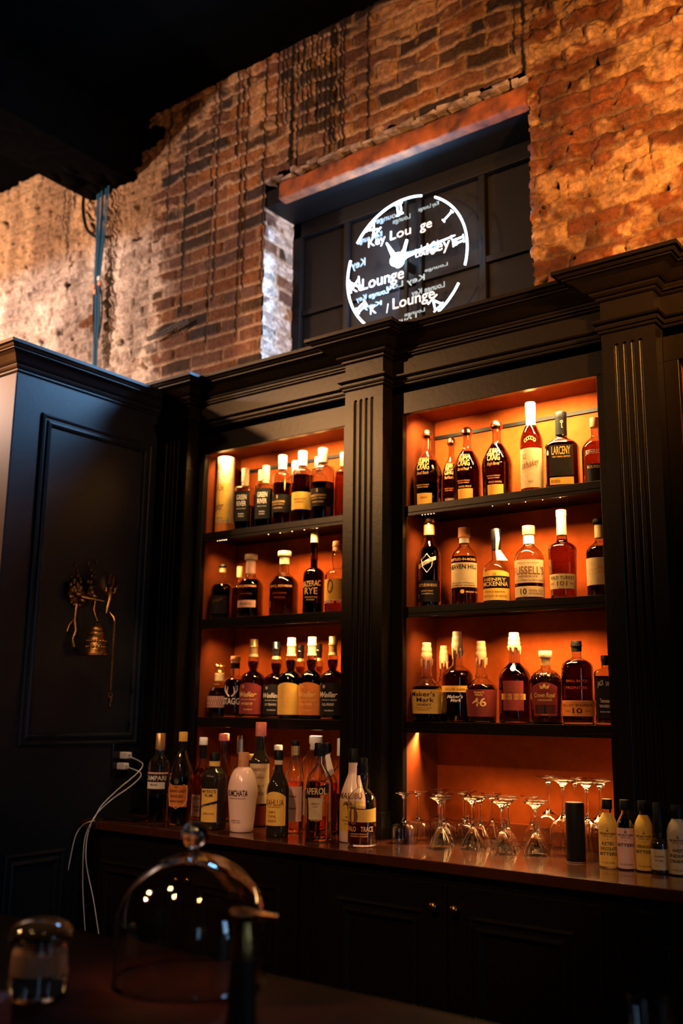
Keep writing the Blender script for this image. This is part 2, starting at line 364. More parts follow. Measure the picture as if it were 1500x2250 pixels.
def relief(name, u0, u1, v0, v1, step, fn, mask=None, seed=0, drips=True, jamb=False, parent=None):
    nu = int((u1-u0)/step)+1; nv = int((v1-v0)/step)+1
    U, V = np.meshgrid(np.linspace(u0, u1, nu), np.linspace(v0, v1, nv))
    h, col = brick(U, V, seed, drips, jamb)
    P = fn(U, V, h).reshape(-1, 3)
    idx = np.arange(nu*nv).reshape(nv, nu)
    q = np.stack([idx[:-1, :-1], idx[:-1, 1:], idx[1:, 1:], idx[1:, :-1]], -1).reshape(-1, 4)
    if mask is not None:
        cu = (U[:-1, :-1]+step/2).reshape(-1); cv = (V[:-1, :-1]+step/2).reshape(-1); q = q[~mask(cu, cv)]
    used = np.unique(q); remap = -np.ones(nu*nv, int); remap[used] = np.arange(len(used)); q = remap[q]; P = P[used]; C = col.reshape(-1, 3)[used]
    me = bpy.data.meshes.new(name); me.vertices.add(len(P)); me.vertices.foreach_set('co', P.astype(np.float32).ravel())
    me.loops.add(q.size); me.loops.foreach_set('vertex_index', q.astype(np.int32).ravel())
    me.polygons.add(len(q)); me.polygons.foreach_set('loop_start', np.arange(0, q.size, 4, dtype=np.int32)); me.polygons.foreach_set('loop_total', np.full(len(q), 4, dtype=np.int32))
    me.update(calc_edges=True); me.validate()
    at = me.color_attributes.new('brick_color', 'FLOAT_COLOR', 'POINT')
    at.data.foreach_set('color', np.concatenate([C, np.ones((len(C), 1))], 1).astype(np.float32).ravel())
    me.polygons.foreach_set('use_smooth', np.ones(len(q), bool))
    me.materials.append(MATS['brick']); o = bpy.data.objects.new(name, me); link(o, parent); return o

WY = 0.26; WX0, WX1, WZB, WZT = -2.735, -1.427, 2.70, 3.685      # window opening in the brick
CEIL = 4.46
def wmask(u, v):
    e = 0.014*(vnoise(u*0, v, 0.05, 5)-0.5)
    hole = (u > WX0) & (u < WX1+e+0.01*(vnoise(u*0, v, 0.02, 9)-0.5)) & (v < WZT+0.125+0.05*(vnoise(u, v*0, 0.06, 8)-0.35)) & (v > WZB-1)
    rx = at_y(245, 400, 0.26).x
    pocket = (((u+3.54)/0.10)**2+((v-4.335)/0.065)**2 < 0.75+0.5*vnoise(u, v, 0.04, 77))
    brk = (u > -4.0) & (u < -3.62+0.10*vnoise(u, v, 0.07, 79)) & (v > 4.12+0.10*vnoise(u, v, 0.05, 78))
    return hole | pocket | brk
def wall_fn(U, V, h): return np.stack([U, WY-h, V], -1)
tag(relief('wall_back', -6.0, 0.4, 2.35, CEIL, 0.006, wall_fn, wmask), kind='structure')
o = MB().box(-6, 0.4, 0.60, 0.66, 0, CEIL).box(-6, 0.4, 0.27, 0.33, 0, 2.40).build('wall_core', 'black'); tag(o, kind='structure'); o.name = 'wall_rear'
# pockets are backed by rough dark masonry
o = MB().box(-4.3, -3.3, 0.30, 0.36, 4.0, CEIL).build('trim_1', 'beam'); tag(o, kind='structure')
# jambs and sill of the opening
J = thing('window_opening', '', '', (0, 0, 0)); COL.objects.unlink(J); bpy.data.objects.remove(J)
jl = relief('trim_2', 0.0, 0.24, 2.72, WZT+0.02, 0.006, lambda U, V, h: np.stack([WX0-0.004+h*0.7, WY-0.004+U, V], -1), seed=200, drips=False, jamb=True); tag(jl, kind='structure')
jr = relief('trim_3', 0.0, 0.24, 2.72, WZT+0.10, 0.008, lambda U, V, h: np.stack([WX1+0.012-h*0.7, WY-0.002+U, V], -1), seed=300, drips=False, jamb=True); tag(jr, kind='structure')
tag(MB().box(-6, 0.6, -6.2, 0.66, CEIL, CEIL+0.1).build('ceiling', 'ceiling'), kind='structure')
tag(MB().box(-6.2, 4.2, -6.2, 0.66, -0.1, 0).build('floor', 'floor'), kind='structure')
tag(MB().box(-6.1, -6.0, -6.2, 0.66, 0, CEIL).build('wall_left', 'ceiling'), kind='structure')

# lintel: rusted steel channel with ragged masonry bed above it
lt = thing('lintel_beam', 'rusted orange-brown lintel beam across the top of the dark window', 'beam', (-2.08, WY, WZT))
m = MB(); n = 110; PR = [(0.020, 0.000), (-0.012, 0.000), (-0.026, 0.002), (-0.031, 0.010), (-0.029, 0.030), (-0.030, 0.055), (-0.028, 0.078), (-0.018, 0.088), (0.030, 0.088)]
_b = random.Random(4); BX0, BX1 = WX0+0.10+2.08, WX1+2.08; vs = []; fs = []; P_ = len(PR)
for i in range(n+1):
    x = BX0+(BX1-BX0)*i/n; w1 = 0.004*math.sin(i*0.35)+_b.uniform(-.002, .002)
    for k, (y, z) in enumerate(PR): vs.append((x, y+w1*0.6+_b.uniform(-.0012, .0012), z+(w1*1.2 if k > 5 else w1*0.3)))
for i in range(n):
    for k in range(P_-1): fs.append((i*P_+k, (i+1)*P_+k, (i+1)*P_+k+1, i*P_+k+1))
fs += [tuple(range(P_)), tuple(n*P_+k for k in range(P_-1, -1, -1))]
m.add(vs, fs, True)
m.build('beam_face', 'rust', lt)
MB().box(WX0+2.08, WX1+2.08, -0.004, 0.24, 0.004, 0.08).build('soffit', 'black', lt)
m = MB()
_q = random.Random(12)
x = WX0+0.03+2.08
while x < WX1+2.06:
    w = _q.uniform(0.02, 0.075); hh = _q.uniform(0.012, 0.034); zz = 0.104+_q.uniform(0, 0.022); yy = _q.uniform(-0.006, 0.012)
    vs = []
    for dx, dy, dz in ((-1, -1, -1), (1, -1, -1), (-1, 1, -1), (1, 1, -1), (-1, -1, 1), (1, -1, 1), (-1, 1, 1), (1, 1, 1)):
        vs.append((x+dx*w/2*_q.uniform(0.7, 1.2), yy+dy*0.03+_q.uniform(-.008, .008), zz+dz*hh/2*_q.uniform(0.4, 1.3)))
    m.add(vs, [(0, 2, 3, 1), (4, 5, 7, 6), (0, 1, 5, 4), (2, 6, 7, 3), (0, 4, 6, 2), (1, 3, 7, 5)])
    x += w*_q.uniform(0.55, 1.0)
m.build('broken_mortar', mat('mortar', (0.42, 0.34, 0.32), 0.9, noise=(0.09, 0.06, 0.05), bump=1, nscale=22), lt)

# ------------------------------------------------------------------ window with dark panels
wn = thing('window_1', None, None, (0, 0, 0)); wn['kind'] = 'structure'
YW = 0.475
xs = [WX0+0.035, -2.43, -2.045, -1.742, WX1-0.01]; zs = [2.72, 3.235, WZT]
m = MB()
m.box(WX0, WX1, YW-0.02, YW+0.05, WZT-0.075, WZT).box(WX0, WX0+0.05, YW-0.02, YW+0.05, 2.72, WZT).box(WX1-0.03, WX1+0.02, YW-0.02, YW+0.05, 2.72, WZT)
for x in xs[1:4]: m.box(x-0.014, x+0.014, YW-0.012, YW+0.04, 2.72, WZT-0.05)
m.box(WX0, WX1, YW-0.010, YW+0.04, zs[1]-0.013, zs[1]+0.013)
m.build('window_frame', 'black', wn, 0.002)
for i in range(4):
    for j in range(2):
        x0, x1, z0, z1 = xs[i]+0.016, xs[i+1]-0.016, zs[j]+0.016, (zs[j+1]-0.016 if j == 0 else WZT-0.08)
        MB().box(x0, x1, YW+0.004, YW+0.03, z0, z1).build('panel', 'shutter', wn, 0.004)

# ------------------------------------------------------------------ neon clock sign
CK = (-2.08, 0.41, 3.29)
ck = thing('neon_clock', 'round glowing white-blue neon clock sign with lounge lettering in front of the dark window', 'neon sign', CK)
def P2(a, r, d=0.0): t = math.radians(a); return (r*math.cos(t), d, r*math.sin(t))
for a0, a1 in ((161.6, 226.3), (73.8, 146.1), (-16.2, 60.0), (-57.1, -30.8)):
    n = 24; MB().tube([P2(a0+(a1-a0)*i/n, 0.299) for i in range(n+1)], 0.0042, 8).build('neon_tube', 'neon', ck)
NB = 0.005
def radial(s, a, size, r):
    t = math.radians(a-90); mb = MB()
    def fn(u, v):
        u2 = u*math.cos(t)-(v+r)*math.sin(t); v2 = u*math.sin(t)+(v+r)*math.cos(t); return (u2, -0.002, v2)
    put_text(mb, s, 0, 0, size, None, fn, bold=NB)
    # serif bars
    vs, fs, tw = text_geo(s, 0, NB); w = tw*size/2+0.006
    for v in (-0.003, size-0.001): mb.add([fn(-w, v), fn(w, v), fn(w, v+0.006), fn(-w, v+0.004)], [(0, 1, 2, 3)])
    return mb
for s, a in (('II', 96), ('X', 128), ('I', 36), ('II', 6.6), ('X', 185.5), ('II', 212), ('V', -55)):
    radial(s, a, 0.048, 0.236).build('numeral', 'neon', ck)
for s, x, z, h, w, mt in (
        ('Key', -0.142, 0.128, 0.040, 0.090, 'neon_text'), ('Lou', -0.020, 0.128, 0.042, 0.105, 'neon_text'), ('ge', 0.107, 0.128, 0.042, 0.058, 'neon_text'),
        ("Key's", 0.185, 0.010, 0.050, 0.150, 'neon_text'), ('Lounge', 0.110, 0.012, 0.026, 0.110, 'neon_text'), ('Lounge', -0.110, -0.062, 0.052, 0.215, 'neon_text'), ('Ke', -0.245, -0.062, 0.040, 0.07, 'neon_text'),
        ('K', -0.158, -0.185, 0.040, 0.032, 'neon_text'), ('/', -0.085, -0.198, 0.04, 0.010, 'neon_text'), ('Lounge', 0.045, -0.190, 0.048, 0.205, 'neon_text')):
    mb = MB(); put_text(mb, s, x, z, h, w, lambda u, v: (u, -0.004, v), bold=0.004); mb.build('lettering', mt, ck)
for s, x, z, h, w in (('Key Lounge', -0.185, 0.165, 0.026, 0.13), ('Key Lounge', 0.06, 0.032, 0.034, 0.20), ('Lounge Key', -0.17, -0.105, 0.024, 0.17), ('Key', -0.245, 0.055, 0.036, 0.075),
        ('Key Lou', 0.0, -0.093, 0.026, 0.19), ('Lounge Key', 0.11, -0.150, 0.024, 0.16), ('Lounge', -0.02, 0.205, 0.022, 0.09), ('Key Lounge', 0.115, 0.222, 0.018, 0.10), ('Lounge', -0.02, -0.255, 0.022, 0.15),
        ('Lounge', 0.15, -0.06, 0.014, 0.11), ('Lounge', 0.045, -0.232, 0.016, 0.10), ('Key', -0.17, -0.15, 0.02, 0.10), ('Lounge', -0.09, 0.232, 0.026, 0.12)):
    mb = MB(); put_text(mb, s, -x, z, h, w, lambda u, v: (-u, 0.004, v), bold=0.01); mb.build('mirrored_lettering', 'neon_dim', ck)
m = MB(); m.tube([(-0.045, -0.012, 0.010), (0.02, -0.012, 0.028), (0.25, -0.012, 0.052)], 0.006, 8, rr=[0.016, 0.007, 0.002]); m.build('clock_hand', 'neon', ck)
m = MB(); m.tube([(-0.02, -0.012, 0.0), (-0.055, -0.012, 0.06), (-0.085, -0.012, 0.115)], 0.006, 8, rr=[0.02, 0.010, 0.003]); m.build('clock_hand', 'neon', ck)
m = MB(); m.tube([(-0.02, -0.012, 0.01), (0.005, -0.012, 0.06), (0.018, -0.012, 0.10)], 0.006, 8, rr=[0.02, 0.006, 0.005]); m.build('clock_hand', 'neon', ck)
MB().ball((-0.03, -0.012, 0.025), 0.034, 10, 1.1, 0.35, 0.9).build('hub', 'neon', ck)
mb = MB()
mb.box(-0.006, 0.006, 0.006, 0.020, -0.29, 0.30).box(-0.006, 0.006, 0.018, YW-CK[1], -0.02, 0.02); mb.build('bracket', 'black', ck)

# ------------------------------------------------------------------ ceiling beam, cables, strap on the brick
o = MB()
n = 10
o.box(-0.17, 0.17, -3.2, 0.05, 0.0, 0.34)
for k in range(12): o.ball((-0.15+0.32*random.random(), 0.02-0.3*random.random(), 0.005), 0.03+0.02*random.random(), 5, 1, 1.5, 0.5)
b = o.build('ceiling_beam', 'beam'); b.location = (-3.83, 0.22, 4.13); tag(b, 'black timber ceiling beam running out of the brick wall at upper left', 'beam')
cb = thing('cable_bundle', 'bundle of blue cables dropping down the pale brick from the ceiling beam', 'cables', (-3.88, 0.2, 2.8))
path = [(225, 385), (222, 470), (216, 560), (212, 620), (212, 700), (208, 770), (207, 806)]
for k, dx in enumerate((-9, -5, 0, 4, 9, 14)):
    pts = []
    for i, (px, py) in enumerate(path):
        f = [1.0, 0.85, 0.55, 0.4, 0.42, 0.3, 0.3][i]; q = at_y(px+dx*f*1.1, py, 0.212-0.004*(k % 3)); pts.append(q-Vector((-3.88, 0.2, 2.8)))
    fine = []
    for i in range(len(pts)-1):
        for t in range(5): fine.append(pts[i].lerp(pts[i+1], t/5))
    fine.append(pts[-1]); MB().tube(fine, 0.0042, 6).build('cable', 'blue_cable', cb)
def px_tube(px, Y, r, name, m, parent=None, rr=None, sub=6):
    P = [at_y(a, b, Y if not isinstance(Y, (list, tuple)) else Y[i]) for i, (a, b) in enumerate(px)]
    out = []
    for i in range(len(P)-1):
        p0 = P[max(0, i-1)]; p1 = P[i]; p2 = P[i+1]; p3 = P[min(len(P)-1, i+2)]
        for t in range(sub):
            s = t/sub; out.append(0.5*((2*p1)+(p2-p0)*s+(2*p0-5*p1+4*p2-p3)*s*s+(3*p1-p0-3*p2+p3)*s**3))
    out.append(P[-1]); c = out[-1].copy(); off = Vector((0, 0, 0)) if parent is None else Vector(parent.location)
    return MB().tube([q-off for q in out], r, 8).build(name, m, parent)
tag(px_tube([(212, 392), (192, 410), (183, 440), (184, 475), (192, 505), (210, 520), (224, 522)], 0.222, 0.009, 'black_cable', 'black'), 'thick black cable looping beside the top of the blue cables', 'cable')
bc = thing('black_cable_pair', 'thin black cables with orange ends hanging beside the lower blue cables', 'cables', (-3.88, 0.2, 2.8))
px_tube([(218, 622), (224, 660), (222, 710), (212, 760), (210, 800)], 0.205, 0.004, 'cable', 'black', bc)
px_tube([(206, 640), (205, 700), (207, 760), (208, 800)], 0.205, 0.003, 'cable', 'black', bc)
for px, py in ((218, 612), (219, 623), (207, 630), (209, 642)):
    q = at_y(px, py, 0.203)-Vector((-3.88, 0.2, 2.8)); MB().box(q.x-0.009, q.x+0.009, q.y-0.008, q.y+0.008, q.z-0.011, q.z+0.011).build('connector', 'orange_plastic' if py > 615 else 'white_plastic', bc, 0.002)
# perforated strap
a, b2 = at_y(325, 745, 0.212), at_y(405, 703, 0.212)
m = MB(); N = 14; d = (b2-a); w = 0.012
for i in range(N):
    p, q = a+d*(i/N), a+d*((i+1)/N)
    z = 0.006*math.sin(i/N*PI)
    if i % 1 == 0:
        for s0, s1 in ((-w, -w*0.4), (w*0.4, w)): m.box(p.x-a.x, q.x-a.x, -0.0015, 0.0015, p.z-a.z+s0-z, p.z-a.z+s1-z)
        m.box(p.x-a.x, p.x-a.x+(q.x-p.x)*0.45, -0.0015, 0.0015, p.z-a.z-w*0.5-z, p.z-a.z+w*0.5-z)
o = m.build('perforated_strap', 'iron'); o.location = a; tag(o, 'rusty perforated metal strap nailed slanting on the brick left of the window', 'strap')

# ------------------------------------------------------------------ back bar: dimensions
CT = 1.04; TOP = 2.482; SH = (2.150, 1.798, 1.415); RB = 0.22
PIL = (-2.925, -1.950, -0.975, 0.0); PW = 0.083
XT = -3.03; YT = -0.757
path = [(XT, -0.06), (PIL[0]+PW, -0.06)]
for c in PIL[1:3]: path += [(c-PW-0.0, 0)] if False else []
path = [(XT, -0.06), (PIL[0]+PW, -0.06), (PIL[0]+PW, 0), (PIL[1]-PW, 0), (PIL[1]-PW, -0.06), (PIL[1]+PW, -0.06), (PIL[1]+PW, 0), (PIL[2]-PW, 0), (PIL[2]-PW, -0.06), (PIL[2]+PW, -0.06), (PIL[2]+PW, 0), (PIL[3]-PW, 0), (PIL[3]-PW, -0.06), (0.16, -0.06)]
CROWN = [(-0.02, 2.690), (0.004, 2.690), (0.010, 2.694), (0.010, 2.700), (0.018, 2.703), (0.024, 2.710), (0.026, 2.716), (0.032, 2.717), (0.040, 2.722), (0.050, 2.731), (0.062, 2.742), (0.078, 2.749), (0.086, 2.751), (0.086, 2.756), (0.093, 2.757), (0.097, 2.762), (0.099, 2.766), (0.110, 2.767), (0.110, 2.779), (-0.02, 2.779)]
cor = thing('cornice', 'long black moulded cornice stepping out over each fluted pilaster of the back bar', 'cornice', (0, 0, 0))
MB().sweep(path, CROWN).build('crown_moulding', 'cabinet', cor)
MB().sweep(path, [(-0.02, 2.560), (0.0, 2.560), (0.0, 2.700), (-0.02, 2.700)]).build('frieze', 'cabinet', cor)
MB().sweep(path, [(-0.02, 2.586), (0.006, 2.586), (0.008, 2.590), (0.008, 2.594), (0.014, 2.596), (0.016, 2.602), (0.016, 2.606), (0.008, 2.608), (0.008, 2.613), (0.018, 2.615), (0.022, 2.620), (0.022, 2.625), (-0.02, 2.626)]).build('frieze_moulding', 'cabinet', cor)
MB().box(XT, 0.16, -0.02, 0.245, 2.70, 2.765).build('top_board', 'cabinet', cor)

def pilaster(cx, label):
    t = thing('pilaster', label, 'pilaster', (cx, 0, CT), group='fluted black pilasters of the back bar')
    # fluted face as a relief grid
    ux = np.arange(-PW, PW+1e-6, 0.0011); ux[-1] = PW
    H0, H1 = 0.0, 2.56-CT
    fz0, fz1 = 0.12, 2.548-CT
    vz = np.concatenate([[H0, fz0-0.01], np.arange(fz0-0.008, fz0+0.01, 0.0012), [fz0+0.02, fz1-0.02], np.arange(fz1-0.010, fz1+0.009, 0.0012), [fz1+0.01, H1]])
    U, V = np.meshgrid(ux, vz); D = np.zeros_like(U); rw = 0.0070
    for c in (-0.0365, -0.0122, 0.0122, 0.0365):
        dz = np.maximum(0, np.maximum(fz0+rw-V, V-(fz1-rw))); rr = np.hypot(U-c, dz); D = np.maximum(D, np.sqrt(np.clip(rw*rw-rr*rr, 0, None)))
    P = np.stack([U, -0.06+D*0.95, V], -1).reshape(-1, 3); nu = len(ux); nv = len(vz)
    idx = np.arange(nu*nv).reshape(nv, nu); q = np.stack([idx[:-1, :-1], idx[:-1, 1:], idx[1:, 1:], idx[1:, :-1]], -1).reshape(-1, 4)
    m = MB(); m.add(P.tolist(), q.tolist(), False)
    m.box(-PW, -PW+0.0001, -0.06, 0.0, 0, H1).box(PW-0.0001, PW, -0.06, 0.0, 0, H1)
    o = m.build('fluted_shaft', 'cabinet', t)
    MB().box(-PW-0.006, PW+0.006, -0.068, 0.0, 0, 0.085).build('plinth', 'cabinet', t, 0.003)
    return t
pilaster(PIL[0], 'fluted black pilaster beside the dark side cabinet, left of both lit shelf bays')
pilaster(PIL[1], 'fluted black pilaster standing between the two lit shelf bays')
pilaster(PIL[2], 'fluted black pilaster right of the wider lit bay, behind the small bitters bottles')

def bay(x0, x1, pl, pr, label, lights, side, led=True):
    t = thing('shelf_cabinet', label, 'cabinet', ((x0+x1)/2, 0, CT)); X = (x0+x1)/2; a, b = x0-X, x1-X
    m = MB()
    m.box(pl-X, a, 0, 0.025, 0, TOP-CT).box(b, pr-X, 0, 0.025, 0, TOP-CT).box(pl-X, pr-X, 0, 0.025, TOP-CT, 2.60-CT)
    m.build('face_frame', 'cabinet', t, 0.0015)
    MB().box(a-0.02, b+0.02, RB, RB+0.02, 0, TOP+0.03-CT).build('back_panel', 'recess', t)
    MB().box(a, b, RB-0.008, RB, 2.437-CT, 2.449-CT).build('shadow_gap_strip', 'black', t)  # black strip standing in for the shade of the gap above the panel
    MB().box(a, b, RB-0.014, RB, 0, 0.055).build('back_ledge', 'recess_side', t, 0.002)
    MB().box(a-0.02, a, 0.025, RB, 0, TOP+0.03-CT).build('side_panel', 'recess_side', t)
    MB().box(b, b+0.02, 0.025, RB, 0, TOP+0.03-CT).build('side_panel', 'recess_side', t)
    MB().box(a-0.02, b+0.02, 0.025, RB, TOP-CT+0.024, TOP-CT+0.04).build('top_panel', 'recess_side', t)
    for z in SH:
        MB().box(a+0.001, b-0.001, 0.012, RB-0.001, z-CT-0.024, z-CT).build('shelf', 'cabinet', t, 0.0015)
        MB().box(a+0.001, b-0.001, 0.012, 0.022, z-CT-0.036, z-CT-0.0245).build('shelf_lip', 'cabinet', t, 0.001)
    return t
bL = bay(-2.80, -2.083, PIL[0]+PW, PIL[1]-PW, 'left lit shelf bay of the black back bar, with three shelves of bottles', None, None)
bR = bay(-1.822, -1.103, PIL[1]+PW, PIL[2]-PW, 'right lit shelf bay of the black back bar, over the upturned glasses', None, None)
bN = bay(-0.848, -0.13, PIL[2]+PW, PIL[3]-PW, 'third shelf bay cut off by the right edge of the photo', None, None)

# LED bars under the shelf fronts
names = {TOP: 'under the header', SH[0]: 'under the top shelf', SH[1]: 'under the middle shelf', SH[2]: 'under the lowest shelf'}
LEDE = {('L', TOP): 9.0, ('L', SH[0]): 3.4, ('L', SH[1]): 3.4, ('L', SH[2]): 2.6, ('R', TOP): 16.0, ('R', SH[0]): 5.0, ('R', SH[1]): 4.4, ('R', SH[2]): 14.0}
for side, x0, x1 in (('L', -2.80, -2.083), ('R', -1.822, -1.103)):
    for z in (TOP,)+SH:
        zz = z+0.018 if z == TOP else z-0.026
        for cx, wgt, wd in (((x0+x1)/2+0.09, 0.80, 0.30), (x0+0.08, 0.20, 0.06)):
            dr = 0.0016
            if z == SH[2] and wd < 0.2:
                q = at_y(*((500, 1596) if side == 'L' else (897, 1606)), 0.034); cx = q.x; zz = q.z+0.006; dr = 0.0030
            t = thing('led_bar', 'slim amber LED bar %s, %s half of the %s bay' % (names[z], 'right' if wd > 0.2 else 'left', 'left' if side == 'L' else 'right'), 'light', (cx, 0.095 if (z == SH[2] and side == 'R') else 0.034, zz), group='LED bars under the shelf fronts')
            MB().box(-wd/2, wd/2, -0.008, 0.008, -0.006, 0.0).build('housing', 'black', t)
            m = MB()
            for k in range(5): m.ball((-wd/2+wd*(k+0.5)/5, 0.004, -0.006), dr, 5)
            m.build('diodes', 'led', t)
            d = bpy.data.lights.new('led_light', 'AREA'); d.shape = 'RECTANGLE'; big = z == SH[2] and side == 'R'; d.size = wd*(1.9 if big and wd > 0.2 else 1); d.size_y = 0.10 if big and wd > 0.2 else 0.012; d.energy = LEDE[(side, z)]*wgt; d.color = (1.0, 0.66, 0.26) if z == TOP else (1.0, 0.55, 0.18); d.spread = math.radians(125 if z == TOP else ((125 if wd > 0.2 else 75) if (z == SH[2] and side == 'R') else 96))
            l = bpy.data.objects.new('led_light', d); COL.objects.link(l); l.location = (cx, 0.095 if big else 0.034, zz-0.009); l.rotation_euler = (math.radians({TOP: 35, SH[2]: -22 if big else 6}.get(z, 27)), 0, 0)

# ------------------------------------------------------------------ tower on the left (side cabinet)
tw = thing('side_cabinet', 'tall dark blue-black panelled cabinet block at the left, side on', 'cabinet', (XT, YT, 0))
def TL(x, y, z): return (x-XT, y-YT, z)
m = MB(); p0, p1 = TL(-5.2, YT, 0), TL(XT, 0.20, 2.70); m.box(p0[0], p1[0], p0[1], p1[1], 0, 2.70); m.build('carcass', 'cabinet_side', tw, 0.002)
TC = [(o if o < 0 else o*0.84, (z-2.779)*0.98+2.752) for o, z in CROWN]
m = MB().sweep([(-5.2, YT), (XT, YT), (XT, 0.20)], TC); m.v = [TL(*v) for v in m.v]; co = m.build('crown_moulding', 'cabinet_side', tw)
mat('lamp_lit_brown', (0.16, 0.095, 0.058), 0.4, noise=(0.12, 0.07, 0.042), nscale=12)  # lit copy of the cabinet finish: warm lamp light put into the colour
co.data.materials.append(MATS['lamp_lit_brown'])
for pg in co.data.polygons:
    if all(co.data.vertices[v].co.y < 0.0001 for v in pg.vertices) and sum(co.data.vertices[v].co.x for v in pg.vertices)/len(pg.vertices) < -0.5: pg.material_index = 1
MB().box(-2.17, -0.002, -0.004, 0.0, 0, 2.66).build('front_board', 'lamp_lit_brown', tw)  # thin sheet over the dark carcass, lamp light painted into its brown
PMP = [(0, 0), (0.003, 0.009), (0.010, 0.012), (0.015, 0.009), (0.018, 0.004), (0.024, 0.004), (0.028, 0.010), (0.037, 0.013), (0.044, 0.008), (0.048, 0.0)]
MB().ring(-0.640, -0.085, 1.306, 2.538, PMP, lambda u, v, h: TL(XT+h, u, v)).build('panel_moulding', 'cabinet_side', tw)
MB().ring(-0.656, -0.40, 0.20, 0.945, PMP, lambda u, v, h: TL(XT+h, u, v)).build('panel_moulding', 'cabinet_side', tw)

# ------------------------------------------------------------------ counter and base cabinets
FR = -0.335
o = MB().box(XT+0.002, 0.6, FR, RB-0.02, CT-0.030, CT-0.0005).build('countertop', 'counter', bevel=0.003); tag(o, 'polished dark red-brown wooden counter top under the lit shelves', 'countertop')
def base_cab(x0, x1, label, knobs=True):
    t = thing('base_cabinet', label, 'cabinet', ((x0+x1)/2, 0, 0)); w = (x1-x0)/2
    MB().box(-w, w, FR+0.03, 0.24, 0.10, CT-0.032).build('carcass', 'cabinet', t)
    MB().box(-w, w, FR+0.08, 0.20, 0.0, 0.10).build('toe_kick', 'black', t)
    for s in (-1, 1):
        a, b = (-w+0.045, -0.002) if s < 0 else (0.002, w-0.045)
        d = MB().box(a, b, FR+0.010, FR+0.029, 0.13, CT-0.06).build('door', 'cabinet', t, 0.002)
        MB().ring(a+0.062, b-0.065, 0.20, 0.912, PMP, lambda u, v, h: (u, FR+0.010-h, v)).build('door_moulding', 'cabinet', d)
        if knobs:
            MB().lathe([(0.004, 0.0), (0.005, 0.010), (0.010, 0.016), (0.013, 0.022), (0.011, 0.028), (0.005, 0.031), (0.0001, 0.0315)], (s*0.033, FR+0.010, 0.922), 20, 'y').build('knob', 'brass', d)
base_cab(PIL[1]+0.0, PIL[2]-0.0, 'black base cabinet with two brass knobs, below the upturned glasses')
base_cab(PIL[0]-0.10, PIL[1]-0.002, 'black base cabinet below the liqueur bottles, behind the glass dome')
base_cab(PIL[2]+0.002, 0.0, 'black base cabinet at the right edge, below the bitters bottles')

# ------------------------------------------------------------------ bottles
def section(shape, dep):
    if shape == 'round': return None
    if shape == 'oval': return lambda a, r: (r*math.cos(a), r*dep*math.sin(a))
    e = {'square': 5.0, 'flask': 3.2}[shape]
    def f(a, r, rmin=[0]):
        c, s = math.cos(a), math.sin(a)
        k = (abs(c)**e+abs(s)**e)**(-1/e)
        return (r*k*c, r*dep*k*s)
    return f
def prof_r(z, st, R, H):
    """outer radius at height z"""
    s0, s1, rn, k, mm = st['s0']*H, st['s1']*H, st['rn']*R, st.get('k', 2.4), st.get('m', 1.5)
    taper = st.get('taper', 0)
    if z < 0.012*H: return R*(1-taper)*(0.93+0.07*math.sqrt(max(0, z/(0.012*H))))
    if z <= s0: return R*(1-taper+taper*z/s0)
    if z >= s1:
        b = st.get('bulge', 0); t = (z-s1)/max(1e-6, (st.get('c0', .88)*H-s1))
        return rn*(1+b*math.sin(PI*min(1, max(0, t*1.05)))) + st.get('flare', 0)*rn*max(0, 0.35-t)**2
    t = (z-s0)/(s1-s0); return rn+(R-rn)*(1-t**k)**mm
